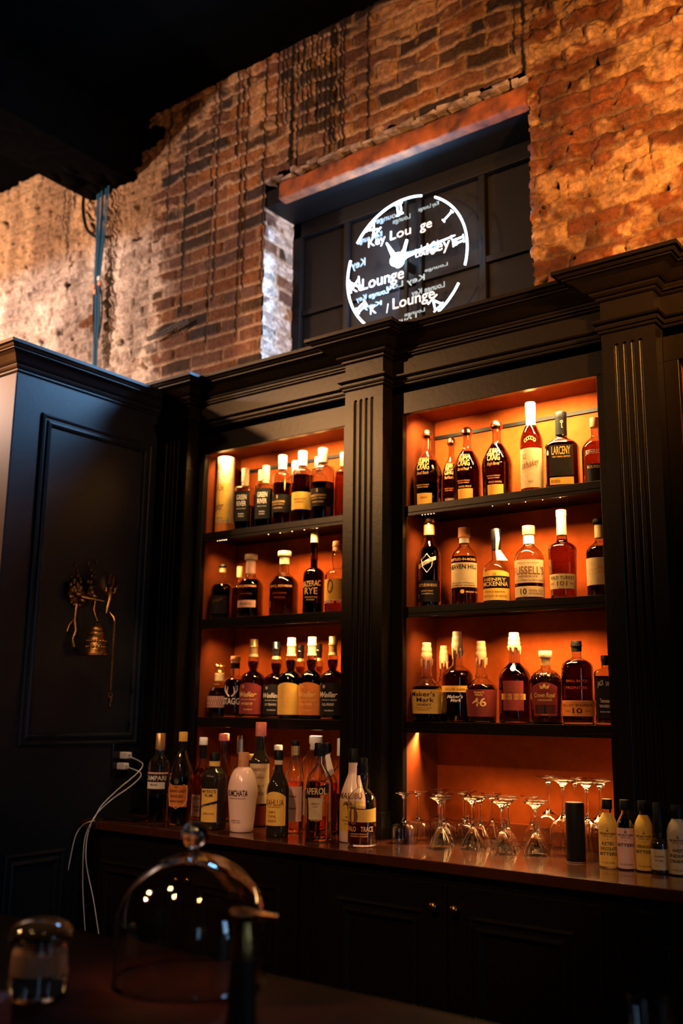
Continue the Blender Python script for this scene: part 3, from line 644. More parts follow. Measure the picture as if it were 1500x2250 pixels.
def bottle(label, px, ytop, wpx, Y, zsh, st, glass='glass', liq='whiskey_dark', level=0.6, cap=('cyl', 'black', 1.15), labels=(), texts=(), name='liquor_bottle', cat='bottle', group=None, rot=0.0, shape='round', dep=1.0, extra=None, solid=False, foot=None, R=None, N=40):
    if zsh in SH and Y < 0.12: Y += 0.028
    if rot == 0: rot = 0.32 if px > 850 else 0.38
    if foot is not None:
        q = at_z(foot[0], foot[1], zsh); X = q.x; Y = q.y if Y is None else Y
        X = at_y(foot[0], foot[1], Y).x
    else:
        zz = zsh+0.1; X = at_y(px, ytop+60, Y).x
    H = at_y(px, ytop, Y).z-zsh
    Z = (Vector((X, Y, zsh+H/2))-CAM).dot(FWD); R = R or wpx*Z/F_PX/2
    t = thing(name, label, cat, (X, Y, zsh), group, rot)
    st = dict(st); c0 = st.get('c0', 0.88); zc = c0*H
    zs = sorted(set([0, 0.003*H, 0.008*H, 0.012*H] + [st['s0']*H*i/6 for i in range(1, 7)] + [(st['s0']+(st['s1']-st['s0'])*i/14)*H for i in range(15)] + [st['s1']*H+(zc-st['s1']*H)*i/10 for i in range(1, 11)]))
    zs = [z for z in zs if z <= zc+1e-6 and z >= 0]
    zs = [z for i, z in enumerate(zs) if i == 0 or z-zs[i-1] > 0.0004]
    outer = [(prof_r(z, st, R, H), z) for z in zs]
    rn = st['rn']*R
    sec = section(shape, dep)
    def blend(a, r):
        if sec is None: return (r*math.cos(a), r*math.sin(a))
        w = max(0.0, min(1.0, (r-rn)/(R*0.75-rn+1e-6))) if st['rn'] < 0.9 else 1
        x1, y1 = sec(a, r); w = w*w*(3-2*w)
        return (x1*w+r*math.cos(a)*(1-w), y1*w+r*math.sin(a)*(1-w))
    fnb = None if sec is None else blend
    if solid or glass in ('glass_dark', 'cream_ceramic'):
        MB().lathe([(1e-5, 0)]+outer+[(1e-5, outer[-1][1])], n=N, close=False, shape=fnb).build('glass_body' if glass != 'cream_ceramic' else 'body', glass, t)
    else:
        wt = 0.0026; zb = 0.007
        inner = [(max(0.002, prof_r(z, st, R, H)-wt), z) for z in zs if z > zb*1.2]
        inner = [(inner[0][0]*0.9, zb)]+inner
        MB().lathe([(1e-5, 0)]+outer+inner[::-1]+[(1e-5, zb)], n=N, close=False, shape=fnb).build('glass_body', glass, t)
        if liq:
            zl = level*H; lp = [(max(0.0015, r-0.0003), z+(0.0003 if z == zb else 0)) for r, z in inner if z < zl]; lp.append((max(0.0015, prof_r(zl, st, R, H)-wt-0.0003), zl))
            MB().lathe([(1e-5, lp[0][1])]+lp+[(1e-5, zl)], n=N, close=False, shape=fnb).build('liquid', liq, t)
    # stopper
    kind, cm, rc = cap[0], cap[1], cap[2]; rcp = rn*rc; h = H-zc
    if kind == 'cyl': pr = [(1e-5, zc-0.004), (rcp, zc-0.004), (rcp, zc), (rcp, H-0.0015), (rcp-0.0012, H), (1e-5, H)]
    elif kind == 'ball': pr = [(1e-5, zc)]+[(rcp*(0.72+0.28*(1 if i > 2 else i/3)), zc+h*0.30*i/4) for i in range(5)]+[(rcp*math.cos(PI/2*i/8), zc+h*0.30+h*0.70*math.sin(PI/2*i/8)) for i in range(9)]; pr[-1] = (1e-5, H)
    elif kind == 'step': pr = [(1e-5, zc-0.003), (rcp*0.88, zc-0.003), (rcp*0.88, zc+h*0.40), (rcp, zc+h*0.42), (rcp, zc+h*0.55), (rcp*0.9, zc+h*0.58), (rcp*0.9, H-0.001), (rcp*0.85, H), (1e-5, H)]
    elif kind == 'wax': pr = [(1e-5, zc), (rn*1.04, zc), (rn*1.10, zc+h*0.1), (rn*1.12, zc+h*0.38), (rn*1.02, zc+h*0.42), (rn*1.06, zc+h*0.5), (rn*1.0, zc+h*0.70), (rn*0.90, zc+h*0.73), (rn*0.93, zc+h*0.80), (rn*0.90, H-0.002), (rn*0.82, H), (1e-5, H)]
    elif kind == 'flat': pr = [(1e-5, zc-0.01), (rn*0.95, zc-0.01), (rn*0.95, zc+h*0.2), (rcp*0.92, zc+h*0.25), (rcp, zc+h*0.4), (rcp, H-0.003), (rcp*0.93, H), (1e-5, H)]
    elif kind == 'pour': pr = [(1e-5, zc-0.012), (rcp, zc-0.012), (rcp, zc+h*0.35), (rcp*0.9, zc+h*0.38), (rcp*0.9, zc+h*0.9), (rcp*0.75, H), (1e-5, H)]
    o = MB().lathe(pr, n=28, close=False).build('stopper', cm, t)
    if kind == 'wax':
        m = MB()
        for k in range(7):
            a = 2*PI*k/7+random.random()*0.5; L = h*(0.12+0.35*random.random()); r1 = rn*1.035
            m.tube([(r1*math.cos(a), r1*math.sin(a), zc+0.006), (r1*math.cos(a), r1*math.sin(a), zc-L*0.6), (r1*math.cos(a), r1*math.sin(a), zc-L)], 0.002, 6, rr=[rn*0.30, rn*0.22, rn*0.13])
        m.build('wax_drips', cm, t)
    if len(cap) > 3:      # foil or strip under the stopper: (material, down to fraction)
        cmat, z1 = cap[3], cap[4]*H; zz = [z1+(zc-z1)*i/6 for i in range(7)]
        MB().lathe([(prof_r(z, st, R, H)+0.0005, z) for z in zz], n=28, close=False).build('neck_wrap', cmat, t)
    if kind == 'pour':
        MB().tube([(0, 0, H-0.004), (0.004, -0.002, H+0.012), (0.016, -0.004, H+0.020)], 0.0035, 8).build('pour_spout', 'black', t) if len(cap) > 5 else None
    # labels: (z0, z1, half angle in degrees, material)
    def surf(u, v, eps):
        r = prof_r(v, st, R, H)+eps
        if shape in ('square', 'flask'):
            k = (abs(u)/R)**(5 if shape == 'square' else 3.2); rr = prof_r(v, st, R, H)
            return (u, -(rr*dep*max(0.0, 1-k)**(1/(5 if shape == 'square' else 3.2))+eps), v)
        a = -PI/2+u/R; x, y = (r*math.cos(a), r*math.sin(a))
        if shape == 'oval': y = y*dep-eps*0.3
        return (x, y, v)
    for L in labels:
        z0, z1, ha, mt = L[0]*H, L[1]*H, math.radians(L[2])*R, L[3]; arch = L[4] if len(L) > 4 else 0
        if shape in ('square', 'flask'): ha = R*L[2]/90
        nu, nv = 20, 8; vs = []; fs = []
        for j in range(nv+1):
            for i in range(nu+1):
                u = -ha+2*ha*i/nu; top = z1+arch*H*(1-(2*i/nu-1)**2); v = z0+(top-z0)*j/nv
                vs.append(surf(u, v, 0.0006))
        for j in range(nv):
            for i in range(nu): fs.append((j*(nu+1)+i, j*(nu+1)+i+1, (j+1)*(nu+1)+i+1, (j+1)*(nu+1)+i))
        MB().add(vs, fs, True).build('label', mt, t)
    by = {}
    for T in texts:      # (string, z, height, width in degrees or radius share, material, [u], [shear])
        s, z, hh, wd, mt = T[:5]; u = T[5] if len(T) > 5 else 0; sh = T[6] if len(T) > 6 else 0
        mb = by.setdefault(mt, MB()); k = R*math.radians(1)
        put_text(mb, s, u*k, z*H, hh*H, wd*k, lambda a, b: surf(a, b, 0.0013), shear=sh, bold=0.015, rise=(T[7] if len(T) > 7 else 0))
    for mt, mb in by.items(): mb.build('lettering', mt, t)
    if extra: extra(t, R, H, st, surf)
    return t, R, H
G1 = 'bottles on the top shelf of the right bay'; G2 = 'bottles on the middle shelf of the right bay'; G3 = 'bottles on the lowest shelf of the right bay'
A1 = 'bottles on the top shelf of the left bay'; A2 = 'bottles on the middle shelf of the left bay'; A3 = 'bottles on the lowest shelf of the left bay'; A4 = 'liqueur bottles on the counter'
Z1, Z2, Z3 = SH

# right bay, top shelf -------------------------------------------------
EC = dict(s0=0.40, s1=0.72, rn=0.28, k=1.9, m=1.15, taper=0.06, c0=0.875)
def ec_txt(sub, lab='paper_yellow'):
    return [('ELIJAH', 0.535, 0.075, 54, 'ink_gold', -6), ('CRAIG', 0.445, 0.08, 52, 'ink_gold', -6), (sub, 0.385, 0.038, 48, 'ink_gold', -6, 0.4), ('KENTUCKY STRAIGHT', 0.245, 0.014, 52, 'ink_gold', -6), ('BOURBON WHISKEY', 0.218, 0.014, 46, 'ink_gold', -6)]
bottle('big copper-stoppered whiskey bottle with gold name, leftmost on the top right shelf', 943, 944, 64, 0.055, Z1, EC, liq='whiskey_dark', level=0.58, cap=('ball', 'copper', 1.45), labels=[(0.015, 0.15, 32, 'paper_yellow')], texts=ec_txt('Small Batch')+[('KENTUCKY', 0.085, 0.02, 30, 'ink_brown')], group=G1, foot=(941, 1100))
bottle('smaller copper-stoppered whiskey bottle set back between two larger ones, top right shelf', 987, 960, 44, 0.135, Z1, EC, liq='whiskey_dark', level=0.60, cap=('ball', 'copper', 1.55), labels=[(0.015, 0.12, 32, 'paper_pink')], texts=ec_txt('Small Batch'), group=G1)
bottle('second large copper-stoppered whiskey bottle from the left on the top right shelf', 1026, 938, 63, 0.055, Z1, EC, liq='whiskey_dark', level=0.66, cap=('ball', 'copper', 1.45), labels=[(0.02, 0.15, 32, 'paper_yellow')], texts=ec_txt('Barrel Proof')+[('BARREL PROOF', 0.165, 0.022, 52, 'ink_gold')], group=G1)
bottle('plump copper-stoppered whiskey bottle beside the tall cream-labelled bottle, top right shelf', 1091, 923, 67, 0.055, Z1, EC, liq='whiskey_dark', level=0.68, cap=('ball', 'copper', 1.5), labels=[(0.02, 0.145, 32, 'paper_yellow')], texts=ec_txt('Single Barrel')+[('SINGLE BARREL', 0.165, 0.02, 52, 'ink_gold')], group=G1)
def arc_letters(t, R, H, st, surf):
    m = MB()
    for k in range(5):
        c = (-0.4+0.2*k)*R; z = (0.555+0.03*math.cos((k-2)*0.7))*H
        m.tube([surf(c+0.004*math.cos(a), z+0.006*math.sin(a), 0.001) for a in [2*PI*i/12 for i in range(12)]], 0.0009, 5, closed=True)
    m.build('embossing', 'ink_gold', t)
bottle('tall slim bottle with white capsule and cream label, tallest on the top right shelf', 1166, 885, 50, 0.055, Z1, dict(s0=0.56, s1=0.76, rn=0.40, k=1.5, m=1.0, c0=0.86), liq='whiskey', level=0.72, cap=('cyl', 'wax_cream', 1.12, 'paper_cream', 0.745), labels=[(0.05, 0.475, 68, 'paper_cream')], texts=[('OLD', 0.36, 0.05, 22, 'ink_brown', -30), ('Whiskey', 0.27, 0.07, 90, 'ink_brown', 0, 0.3, 0.35), ('PROOF', 0.10, 0.02, 22, 'ink_brown')], group=G1, extra=arc_letters)
def key_mark(t, R, H, st, surf):
    m = MB(); z = 0.86*H; r = 0.011
    def f(u, v): return (u, -(st['rn']*R+0.0016), v)
    m.tube([f(0.0035*math.cos(a)+0.004, z+0.0035*math.sin(a)) for a in [2*PI*i/12 for i in range(12)]], 0.0009, 5, closed=True); m.tube([f(0.004, z-0.004), f(0.004, z-0.020)], 0.0009, 5); m.tube([f(0.004, z-0.020), f(0.007, z-0.020)], 0.0009, 5); m.build('key_emblem', 'ink_gold', t)
bottle('dark flask-shaped whiskey bottle with black neck and small gold key, on the top right shelf', 1233, 906, 74, 0.055, Z1, dict(s0=0.52, s1=0.66, rn=0.33, k=2.4, m=1.1, c0=0.93, flare=0.6), liq='whiskey_dark', level=0.6, cap=('cyl', 'black', 1.05, 'black', 0.70), shape='flask', dep=0.6, labels=[(0.16, 0.55, 62, 'paper_black'), (0.05, 0.14, 62, 'paper_yellow')], texts=[('LARCENY', 0.43, 0.10, 62, 'ink_gold'), ('VERY SMALL BATCH', 0.39, 0.02, 60, 'ink_gold'), ('BOURBON', 0.07, 0.04, 30, 'ink_brown', -20)], group=G1, extra=key_mark)
bottle('amber bottle with dark stopper, half hidden at the right end of the top right shelf', 1317, 917, 60, 0.055, Z1, dict(s0=0.50, s1=0.72, rn=0.30, k=2.2, m=1.1, c0=0.88), liq='whiskey', level=0.62, cap=('cyl', 'cap_cork', 1.2), texts=[('JEFFERSONS', 0.43, 0.06, 86, 'ink_white'), ('BOURBON', 0.22, 0.04, 70, 'ink_gold')], labels=[(0.03, 0.28, 40, 'paper_black')], group=G1)

# right bay, middle shelf ---------------------------------------------
def shield(t, R, H, st, surf):
    m = MB(); pts = [(-0.5, 0.52), (-0.2, 0.545), (0, 0.58), (0.2, 0.545), (0.5, 0.52), (0.42, 0.44), (0.0, 0.375), (-0.42, 0.44)]
    m.tube([surf(a*R, z*H, 0.0014) for a, z in pts], 0.0014, 6, closed=True); m.build('shield_emblem', 'ink_white', t)
    vs = [surf(a*R, z*H, 0.0012) for a, z in ((-0.85, 0.42), (-0.4, 0.445), (0, 0.47), (0.4, 0.495), (0.8, 0.515), (0.8, 0.555), (0.4, 0.54), (0, 0.515), (-0.4, 0.49), (-0.85, 0.465))]
    MB().add(vs, [(0, 1, 8, 9), (1, 2, 7, 8), (2, 3, 6, 7), (3, 4, 5, 6)]).build('banner', 'ink_white', t)
bottle('tall dark bottle with white banner crest, leftmost on the middle right shelf', 943, 1137, 50, 0.07, Z2, dict(s0=0.55, s1=0.74, rn=0.48, k=1.9, m=1.3, c0=0.91), liq='whiskey_dark', level=0.66, cap=('flat', 'copper', 1.35, 'cap_gold', 0.80), labels=[(0.06, 0.29, 75, 'paper_black')], texts=[('OLD FITZGERALD', 0.46, 0.032, 78, 'ink_black', 0, 0, 0.10), ('BOTTLED-IN-BOND', 0.225, 0.03, 104, 'ink_gold'), ('KENTUCKY STRAIGHT', 0.17, 0.014, 60, 'ink_gold'), ('BOURBON', 0.14, 0.014, 60, 'ink_gold'), ('7', 0.10, 0.04, 10, 'ink_white', -50)], group=G2, extra=shield)
def disc(z, r, mt, u=0, nm='medallion'):
    def f(t, R, H, st, surf):
        MB().add([surf(u*R+r*math.cos(a), z*H+r*math.sin(a), 0.0016) for a in [2*PI*i/20 for i in range(20)]], [tuple(range(20))]).build(nm, mt, t)
    return f
bottle('whiskey bottle with dark wood stopper and cream label, second on the middle right shelf', 1020, 1160, 57, 0.07, Z2, dict(s0=0.58, s1=0.76, rn=0.37, k=2.3, m=1.2, c0=0.885), liq='whiskey_dark', level=0.62, cap=('cyl', 'cap_cork', 1.25, 'paper_white', 0.80), labels=[(0.225, 0.535, 78, 'paper_cream')], texts=[('HEAVEN HILL', 0.455, 0.055, 142, 'ink_black'), ('BOTTLED-IN-BOND', 0.56, 0.03, 130, 'ink_gold'), ('KENTUCKY STRAIGHT', 0.27, 0.014, 110, 'ink_black'), ('BOURBON WHISKEY', 0.238, 0.018, 120, 'ink_black'), ('PROOF 100', 0.155, 0.02, 60, 'ink_gold', 45)], group=G2, extra=disc(0.17, 0.007, 'paper_yellow'))
def hang_tag(t, R, H, st, surf):
    r = R*0.5; vs = [(0.0, -r*0.6, 0.72*H), (R*0.35, -r*0.5, 0.71*H), (R*0.95, -r*1.35, 0.56*H), (R*0.15, -r*1.5, 0.565*H)]
    m = MB().add(vs, [(0, 1, 2, 3)]); o = m.build('hang_tag', 'paper_white', t)
    MB().tube([(R*0.1, -R*0.3, 0.72*H), (R*0.2, -R*0.40, 0.86*H), (R*0.12, -R*0.30, 0.985*H), (-R*0.05, -R*0.1, 0.995*H)], 0.006, 8, rr=[0.004, 0.007, 0.006, 0.004]).build('tax_strip', 'paper_white', t)
bottle('squat-shouldered whiskey bottle with white neck strip and hanging tag, on the middle right shelf', 1090, 1163, 59, 0.07, Z2, dict(s0=0.43, s1=0.60, rn=0.33, k=2.2, m=1.4, c0=0.86), liq='whiskey_dark', level=0.42, cap=('cyl', 'black', 1.12, 'black', 0.72), labels=[(0.04, 0.195, 74, 'paper_yellow'), (0.215, 0.35, 74, 'paper_black'), (0.355, 0.40, 74, 'paper_yellow', 0.03)], texts=[('10', 0.365, 0.03, 14, 'ink_brown'), ('MCKENNA', 0.225, 0.055, 120, 'ink_gold'), ('HENRY', 0.29, 0.04, 100, 'ink_gold'), ('SINGLE BARREL', 0.14, 0.02, 90, 'ink_brown'), ('BOTTLED IN BOND', 0.08, 0.025, 110, 'ink_brown')], group=G2, extra=hang_tag)
bottle('clear half-empty bottle with wooden stopper and wide cream label, middle right shelf', 1162, 1156, 64, 0.07, Z2, dict(s0=0.55, s1=0.74, rn=0.36, k=2.4, m=1.2, c0=0.90), liq='whiskey_dark', level=0.40, cap=('cyl', 'cap_cork', 1.2, 'paper_white', 0.76), labels=[(0.235, 0.535, 76, 'paper_cream'), (0.055, 0.19, 82, 'paper_cream')], texts=[("RUSSELL'S", 0.345, 0.10, 140, 'ink_brown'), ('RESERVE', 0.305, 0.022, 80, 'ink_brown'), ('KENTUCKY STRAIGHT BOURBON WHISKEY', 0.255, 0.022, 140, 'ink_brown'), ('10', 0.09, 0.07, 26, 'ink_black', -18), ('YEARS OLD', 0.12, 0.03, 60, 'ink_brown', 32), ('BOURBON', 0.085, 0.02, 56, 'ink_brown', 32), ('SMALL BATCH', 0.485, 0.014, 90, 'ink_brown')], group=G2)
bottle('long-necked amber whiskey bottle with low cream label, tallest on the middle right shelf', 1234, 1121, 62, 0.07, Z2, dict(s0=0.545, s1=0.645, rn=0.34, k=2.6, m=1.0, c0=0.945, flare=1.5, taper=0.12), liq='whiskey', level=0.67, cap=('cyl', 'wax_cream', 1.12, 'paper_cream', 0.72), labels=[(0.115, 0.275, 74, 'paper_cream')], texts=[('WILD TURKEY', 0.215, 0.035, 116, 'ink_black'), ('101', 0.145, 0.05, 44, 'ink_brown'), ('RARE', 0.16, 0.02, 24, 'ink_brown', -48), ('PROOF', 0.16, 0.02, 24, 'ink_brown', 46)], group=G2)
bottle('dark bottle with black stopper, cut off at the right end of the middle right shelf', 1319, 1141, 64, 0.07, Z2, dict(s0=0.55, s1=0.71, rn=0.36, k=2.3, m=1.2, c0=0.92), liq='whiskey_dark', level=0.64, cap=('flat', 'black', 1.35, 'paper_cream', 0.76), labels=[(0.15, 0.49, 76, 'paper_cream')], texts=[('ROWAN', 0.36, 0.03, 60, 'ink_gold', -10), ('CREEK', 0.30, 0.03, 60, 'ink_gold', -10)], group=G2)

# right bay, lowest shelf -----------------------------------------------
MM = dict(s0=0.40, s1=0.56, rn=0.32, k=1.9, m=1.5, c0=0.77, flare=2.5, taper=0.10)
bottle('wax-dipped bottle with yellow handwritten-style label, leftmost on the lowest right shelf', 933, 1413, 67, 0.055, Z3, MM, liq='whiskey_dark', level=0.44, cap=('wax', 'wax_orange', 1.1), labels=[(0.10, 0.40, 84, 'paper_yellow')], texts=[("Maker's", 0.315, 0.055, 100, 'ink_black', -6), ('Mark', 0.245, 0.055, 70, 'ink_black', 6), ('WHISKY', 0.195, 0.03, 60, 'ink_black'), ('KENTUCKY STRAIGHT', 0.165, 0.012, 70, 'ink_brown'), ('BOURBON', 0.14, 0.012, 50, 'ink_brown')], group=G3)
bottle('wax-dipped bottle set back behind the yellow-labelled one on the lowest right shelf', 963, 1418, 58, 0.135, Z3, MM, liq='whiskey_dark', level=0.44, cap=('wax', 'wax_orange', 1.1), labels=[(0.10, 0.40, 84, 'paper_yellow')], group=G3)
bottle('tallest cream-waxed bottle with narrow yellow band, third from the left on the lowest right shelf', 1001, 1388, 68, 0.075, Z3, dict(s0=0.49, s1=0.63, rn=0.33, k=2.2, m=1.4, c0=0.79, flare=1.5), liq='whiskey_dark', level=0.56, cap=('wax', 'wax_cream', 1.1), labels=[(0.325, 0.395, 84, 'paper_yellow')], texts=[('CELLAR AGED', 0.345, 0.02, 80, 'ink_brown'), ("Maker's", 0.26, 0.035, 60, 'ink_white', 0, 0.3), ('Mark', 0.22, 0.035, 40, 'ink_white', 4, 0.3)], group=G3)
bottle('wax-dipped bottle with maroon label reading 46, on the lowest right shelf', 1057, 1409, 68, 0.055, Z3, MM, liq='whiskey_dark', level=0.46, cap=('wax', 'wax_orange', 1.1), labels=[(0.075, 0.40, 84, 'paper_maroon')], texts=[('46', 0.20, 0.10, 54, 'ink_gold'), ("Maker's", 0.355, 0.025, 36, 'ink_gold'), ('Mark', 0.325, 0.025, 28, 'ink_gold'), ('FRENCH OAKED', 0.165, 0.018, 80, 'ink_brown'), ('KENTUCKY BOURBON WHISKY', 0.13, 0.016, 100, 'ink_brown')], group=G3)
def medal(t, R, H, st, surf):
    disc(0.605, 0.011, 'cap_gold')(t, R, H, st, surf)
bottle('big dark bottle with dripping pale wax and gold shoulder disc, lowest right shelf', 1130, 1390, 71, 0.06, Z3, dict(s0=0.47, s1=0.66, rn=0.34, k=2.3, m=1.2, c0=0.83), liq='whiskey_dark', level=0.66, cap=('wax', 'wax_cream', 1.1), labels=[(0.14, 0.46, 38, 'paper_maroon'), (0.255, 0.32, 46, 'paper_yellow')], texts=[('PRIVATE SELECT', 0.28, 0.02, 60, 'ink_brown'), ("Maker's", 0.38, 0.03, 40, 'ink_brown'), ('Mark', 0.345, 0.03, 30, 'ink_brown')], group=G3, extra=medal)
def facets(t, R, H, st, surf):
    m = MB()
    for k in range(22):
        a = 2*PI*k/22; z0, z1 = 0.56*H, 0.70*H
        for sgn in (-1, 1):
            pts = []
            for i in range(6):
                z = z0+(z1-z0)*i/5; r = prof_r(z, st, R, H)+0.0004; b = a+sgn*0.3*i/5; pts.append((r*math.cos(b), r*math.sin(b), z))
            m.tube(pts, 0.0011, 5)
    m.build('cut_glass_ribs', 'glass', t)
def crown_label(t, R, H, st, surf):
    facets(t, R, H, st, surf)
    m = MB(); z = 0.47*H
    vs = [surf(u*R, z+v*H, 0.0016) for u, v in ((-0.22, 0), (0.22, 0), (0.30, 0.06), (0.14, 0.03), (0.0, 0.075), (-0.14, 0.03), (-0.30, 0.06))]
    m.add(vs, [tuple(range(7))]); m.build('crown_emblem', 'ink_gold', t)
bottle('squat cut-glass bottle with pale crown stopper and arched purple-brown label, on the lowest right shelf', 1204, 1430, 74, 0.055, Z3, dict(s0=0.50, s1=0.76, rn=0.28, k=2.4, m=1.0, c0=0.87, taper=0.12), liq='whiskey_dark', level=0.68, cap=('flat', 'wax_cream', 1.45, 'cap_gold', 0.80), labels=[(0.11, 0.50, 46, 'paper_maroon', 0.06), (0.14, 0.26, 40, 'paper_black')], texts=[('Crown Royal', 0.36, 0.06, 74, 'ink_gold', 0, 0.3), ('CANADIAN', 0.31, 0.025, 50, 'ink_gold'), ('WHISKY', 0.12, 0.012, 30, 'ink_gold')], group=G3, extra=crown_label)
bottle('dark flat-sided bottle with black cap and orange band label, lowest right shelf', 1279, 1408, 69, 0.06, Z3, dict(s0=0.66, s1=0.80, rn=0.30, k=2.4, m=1.1, c0=0.885), liq='whiskey_dark', level=0.76, cap=('step', 'black', 1.25), labels=[(0.10, 0.285, 86, 'paper_orange')], texts=[('BULLEIT BOURBON', 0.215, 0.028, 120, 'ink_black'), ('10', 0.135, 0.06, 34, 'ink_black'), ('FRONTIER WHISKEY', 0.25, 0.015, 90, 'ink_brown'), ('AGED', 0.15, 0.02, 24, 'ink_brown', -36), ('YEARS', 0.15, 0.02, 24, 'ink_brown', 38), ('SMALL BATCH', 0.50, 0.03, 80, 'ink_brown'), ('FRONTIER', 0.42, 0.03, 80, 'ink_brown')], shape='oval', dep=0.8, group=G3)
bottle('square black-labelled whiskey bottle, half hidden at the right end of the lowest right shelf', 1345, 1440, 50, 0.06, Z3, dict(s0=0.72, s1=0.82, rn=0.34, k=2.6, m=1.1, c0=0.93), liq='whiskey_dark', level=0.70, cap=('cyl', 'black', 1.15, 'black', 0.86), shape='square', dep=1.0, labels=[(0.10, 0.66, 74, 'paper_black')], texts=[('JACK', 0.56, 0.07, 30, 'ink_white', -24, 0, 0.3), ('DANIELS', 0.56, 0.06, 36, 'ink_white', 20), ('Tennessee', 0.32, 0.055, 60, 'ink_white', 0), ('WHISKEY', 0.25, 0.04, 66, 'ink_white', 0), ('SOUR MASH', 0.18, 0.02, 60, 'ink_white', 0)], group=G3)

# left bay, top shelf -----------------------------------------------------
q = at_y(494, 1100, 0.085)
tb = thing('bottle_tube', 'tall cylindrical cream and gold gift tube standing at the left of the top left shelf', 'tube', (q.x, 0.085, Z1)); Rt = 0.0365; Ht = 0.325
MB().lathe([(1e-5, 0), (Rt, 0), (Rt, Ht-0.03), (Rt+0.001, Ht-0.03), (Rt+0.001, Ht), (1e-5, Ht)], n=40, close=False).build('tube_body', 'paper_cream', tb)
def tsurf(u, v, e=0.0006): a = -PI/2+u/Rt; return ((Rt+e)*math.cos(a), (Rt+e)*math.sin(a), v)
vs = [tsurf(-0.045+0.09*i/16, z, 0.0006) for z in (0.055, 0.21) for i in range(17)]
MB().add(vs, [(i, i+1, 18+i, 17+i) for i in range(16)], True).build('label', 'paper_yellow', tb)
vs = [tsurf(-0.11+0.22*i/30, z, 0.0004) for z in (0.0, 0.045) for i in range(31)]
MB().add(vs, [(i, i+1, 32+i, 31+i) for i in range(30)], True).build('base_band', 'paper_orange', tb)
mb = MB()
for s, v, h, w, sh in (('TAYLOR', 0.180, 0.018, 0.052, 0), ('COLONEL E.H.', 0.202, 0.005, 0.035, 0), ('COLONEL', 0.285, 0.005, 0.03, 0), ('TAYLOR', 0.272, 0.010, 0.034, 0), ('1897', 0.250, 0.008, 0.014, 0), ('Taylor', 0.098, 0.035, 0.052, 0.5), ('STRAIGHT KENTUCKY', 0.062, 0.006, 0.05, 0)):
    put_text(mb, s, -0.004, v, h, w, lambda a, b: tsurf(a, b, 0.0011), shear=sh, bold=0.01)
mb.build('lettering', 'ink_brown', tb)
GR = dict(s0=0.66, s1=0.72, rn=0.36, k=3, m=0.9, c0=0.80)
def gr_txt(): return [('GREEN', 0.485, 0.075, 66, 'ink_white'), ('RIVER', 0.385, 0.075, 62, 'ink_white'), ('KENTUCKY STRAIGHT', 0.335, 0.014, 60, 'ink_white'), ('BOURBON', 0.25, 0.02, 36, 'ink_white'), ('WHISKEY', 0.215, 0.016, 40, 'ink_white')]
for lbl, px, yt, lv in (('square clear bottle with black label and taped stopper, beside the gift tube', 541, 1031, 0.40), ('square bottle with black label and pale taped stopper, second from the gift tube', 583, 1024, 0.62)):
    bottle(lbl, px, yt, 40, 0.065, Z1, GR, liq='whiskey_dark', level=lv, cap=('cyl', 'paper_cream', 1.15, 'paper_cream', 0.73), shape='square', dep=1.0, labels=[(0.15, 0.62, 80, 'paper_black')], texts=gr_txt(), group=A1)
bottle('small bottle with plain white cap behind the two square black-labelled bottles', 571, 1033, 34, 0.155, Z1, dict(s0=0.62, s1=0.74, rn=0.40, c0=0.84), liq='whiskey_dark', level=0.6, cap=('cyl', 'wax_cream', 1.2), group=A1)
BT_ = dict(s0=0.68, s1=0.765, rn=0.42, k=2.8, m=0.9, c0=0.89)
def bard(mt, ink): return dict(labels=[(0.185, 0.43, 80, mt)], texts=[('B', 0.375, 0.045, 10, ink, -10), ('BARDSTOWN', 0.315, 0.03, 84, ink, -8), ('BOURBON COMPANY', 0.285, 0.015, 80, ink, -8), ('FUSION SERIES', 0.235, 0.018, 60, ink, -8)])
bottle('pale-capped bottle with black label, left of the yellow-labelled one, top left shelf', 622, 1002, 43, 0.06, Z1, BT_, liq='whiskey_dark', level=0.60, cap=('cyl', 'wax_cream', 1.1, 'paper_pink', 0.80), group=A1, **bard('paper_black', 'ink_gold'))
bottle('clear-shouldered bottle with pale cap and bright yellow label on the top left shelf', 666, 993, 45, 0.06, Z1, BT_, liq='whiskey_dark', level=0.66, cap=('cyl', 'wax_cream', 1.1, 'paper_pink', 0.80), group=A1, labels=[(0.185, 0.42, 84, 'paper_yellow')], texts=[('BARDSTOWN', 0.31, 0.022, 70, 'ink_brown'), ('BOURBON', 0.27, 0.018, 50, 'ink_brown')])
bottle('larger clear-shouldered bottle with pale cap and black label, right of the yellow-labelled one', 713, 986, 52, 0.06, Z1, BT_, liq='whiskey_dark', level=0.52, cap=('cyl', 'wax_cream', 1.0, 'paper_pink', 0.80), group=A1, **bard('paper_black', 'ink_gold'))
bottle('pale-capped bottle showing between the black and yellow labelled ones, set back', 647, 1013, 40, 0.155, Z1, BT_, liq='whiskey', level=0.60, cap=('cyl', 'wax_cream', 1.1, 'paper_pink', 0.80), group=A1)
bottle('pale-capped bottle set back just left of the largest one on the top left shelf', 698, 1005, 40, 0.155, Z1, BT_, liq='whiskey', level=0.60, cap=('cyl', 'wax_cream', 1.1, 'paper_pink', 0.80), group=A1)
bottle('pale-capped bottle cut off by the pilaster at the right end of the top left shelf', 751, 995, 40, 0.10, Z1, BT_, liq='whiskey', level=0.70, cap=('cyl', 'wax_cream', 1.1, 'paper_cream', 0.80), group=A1)

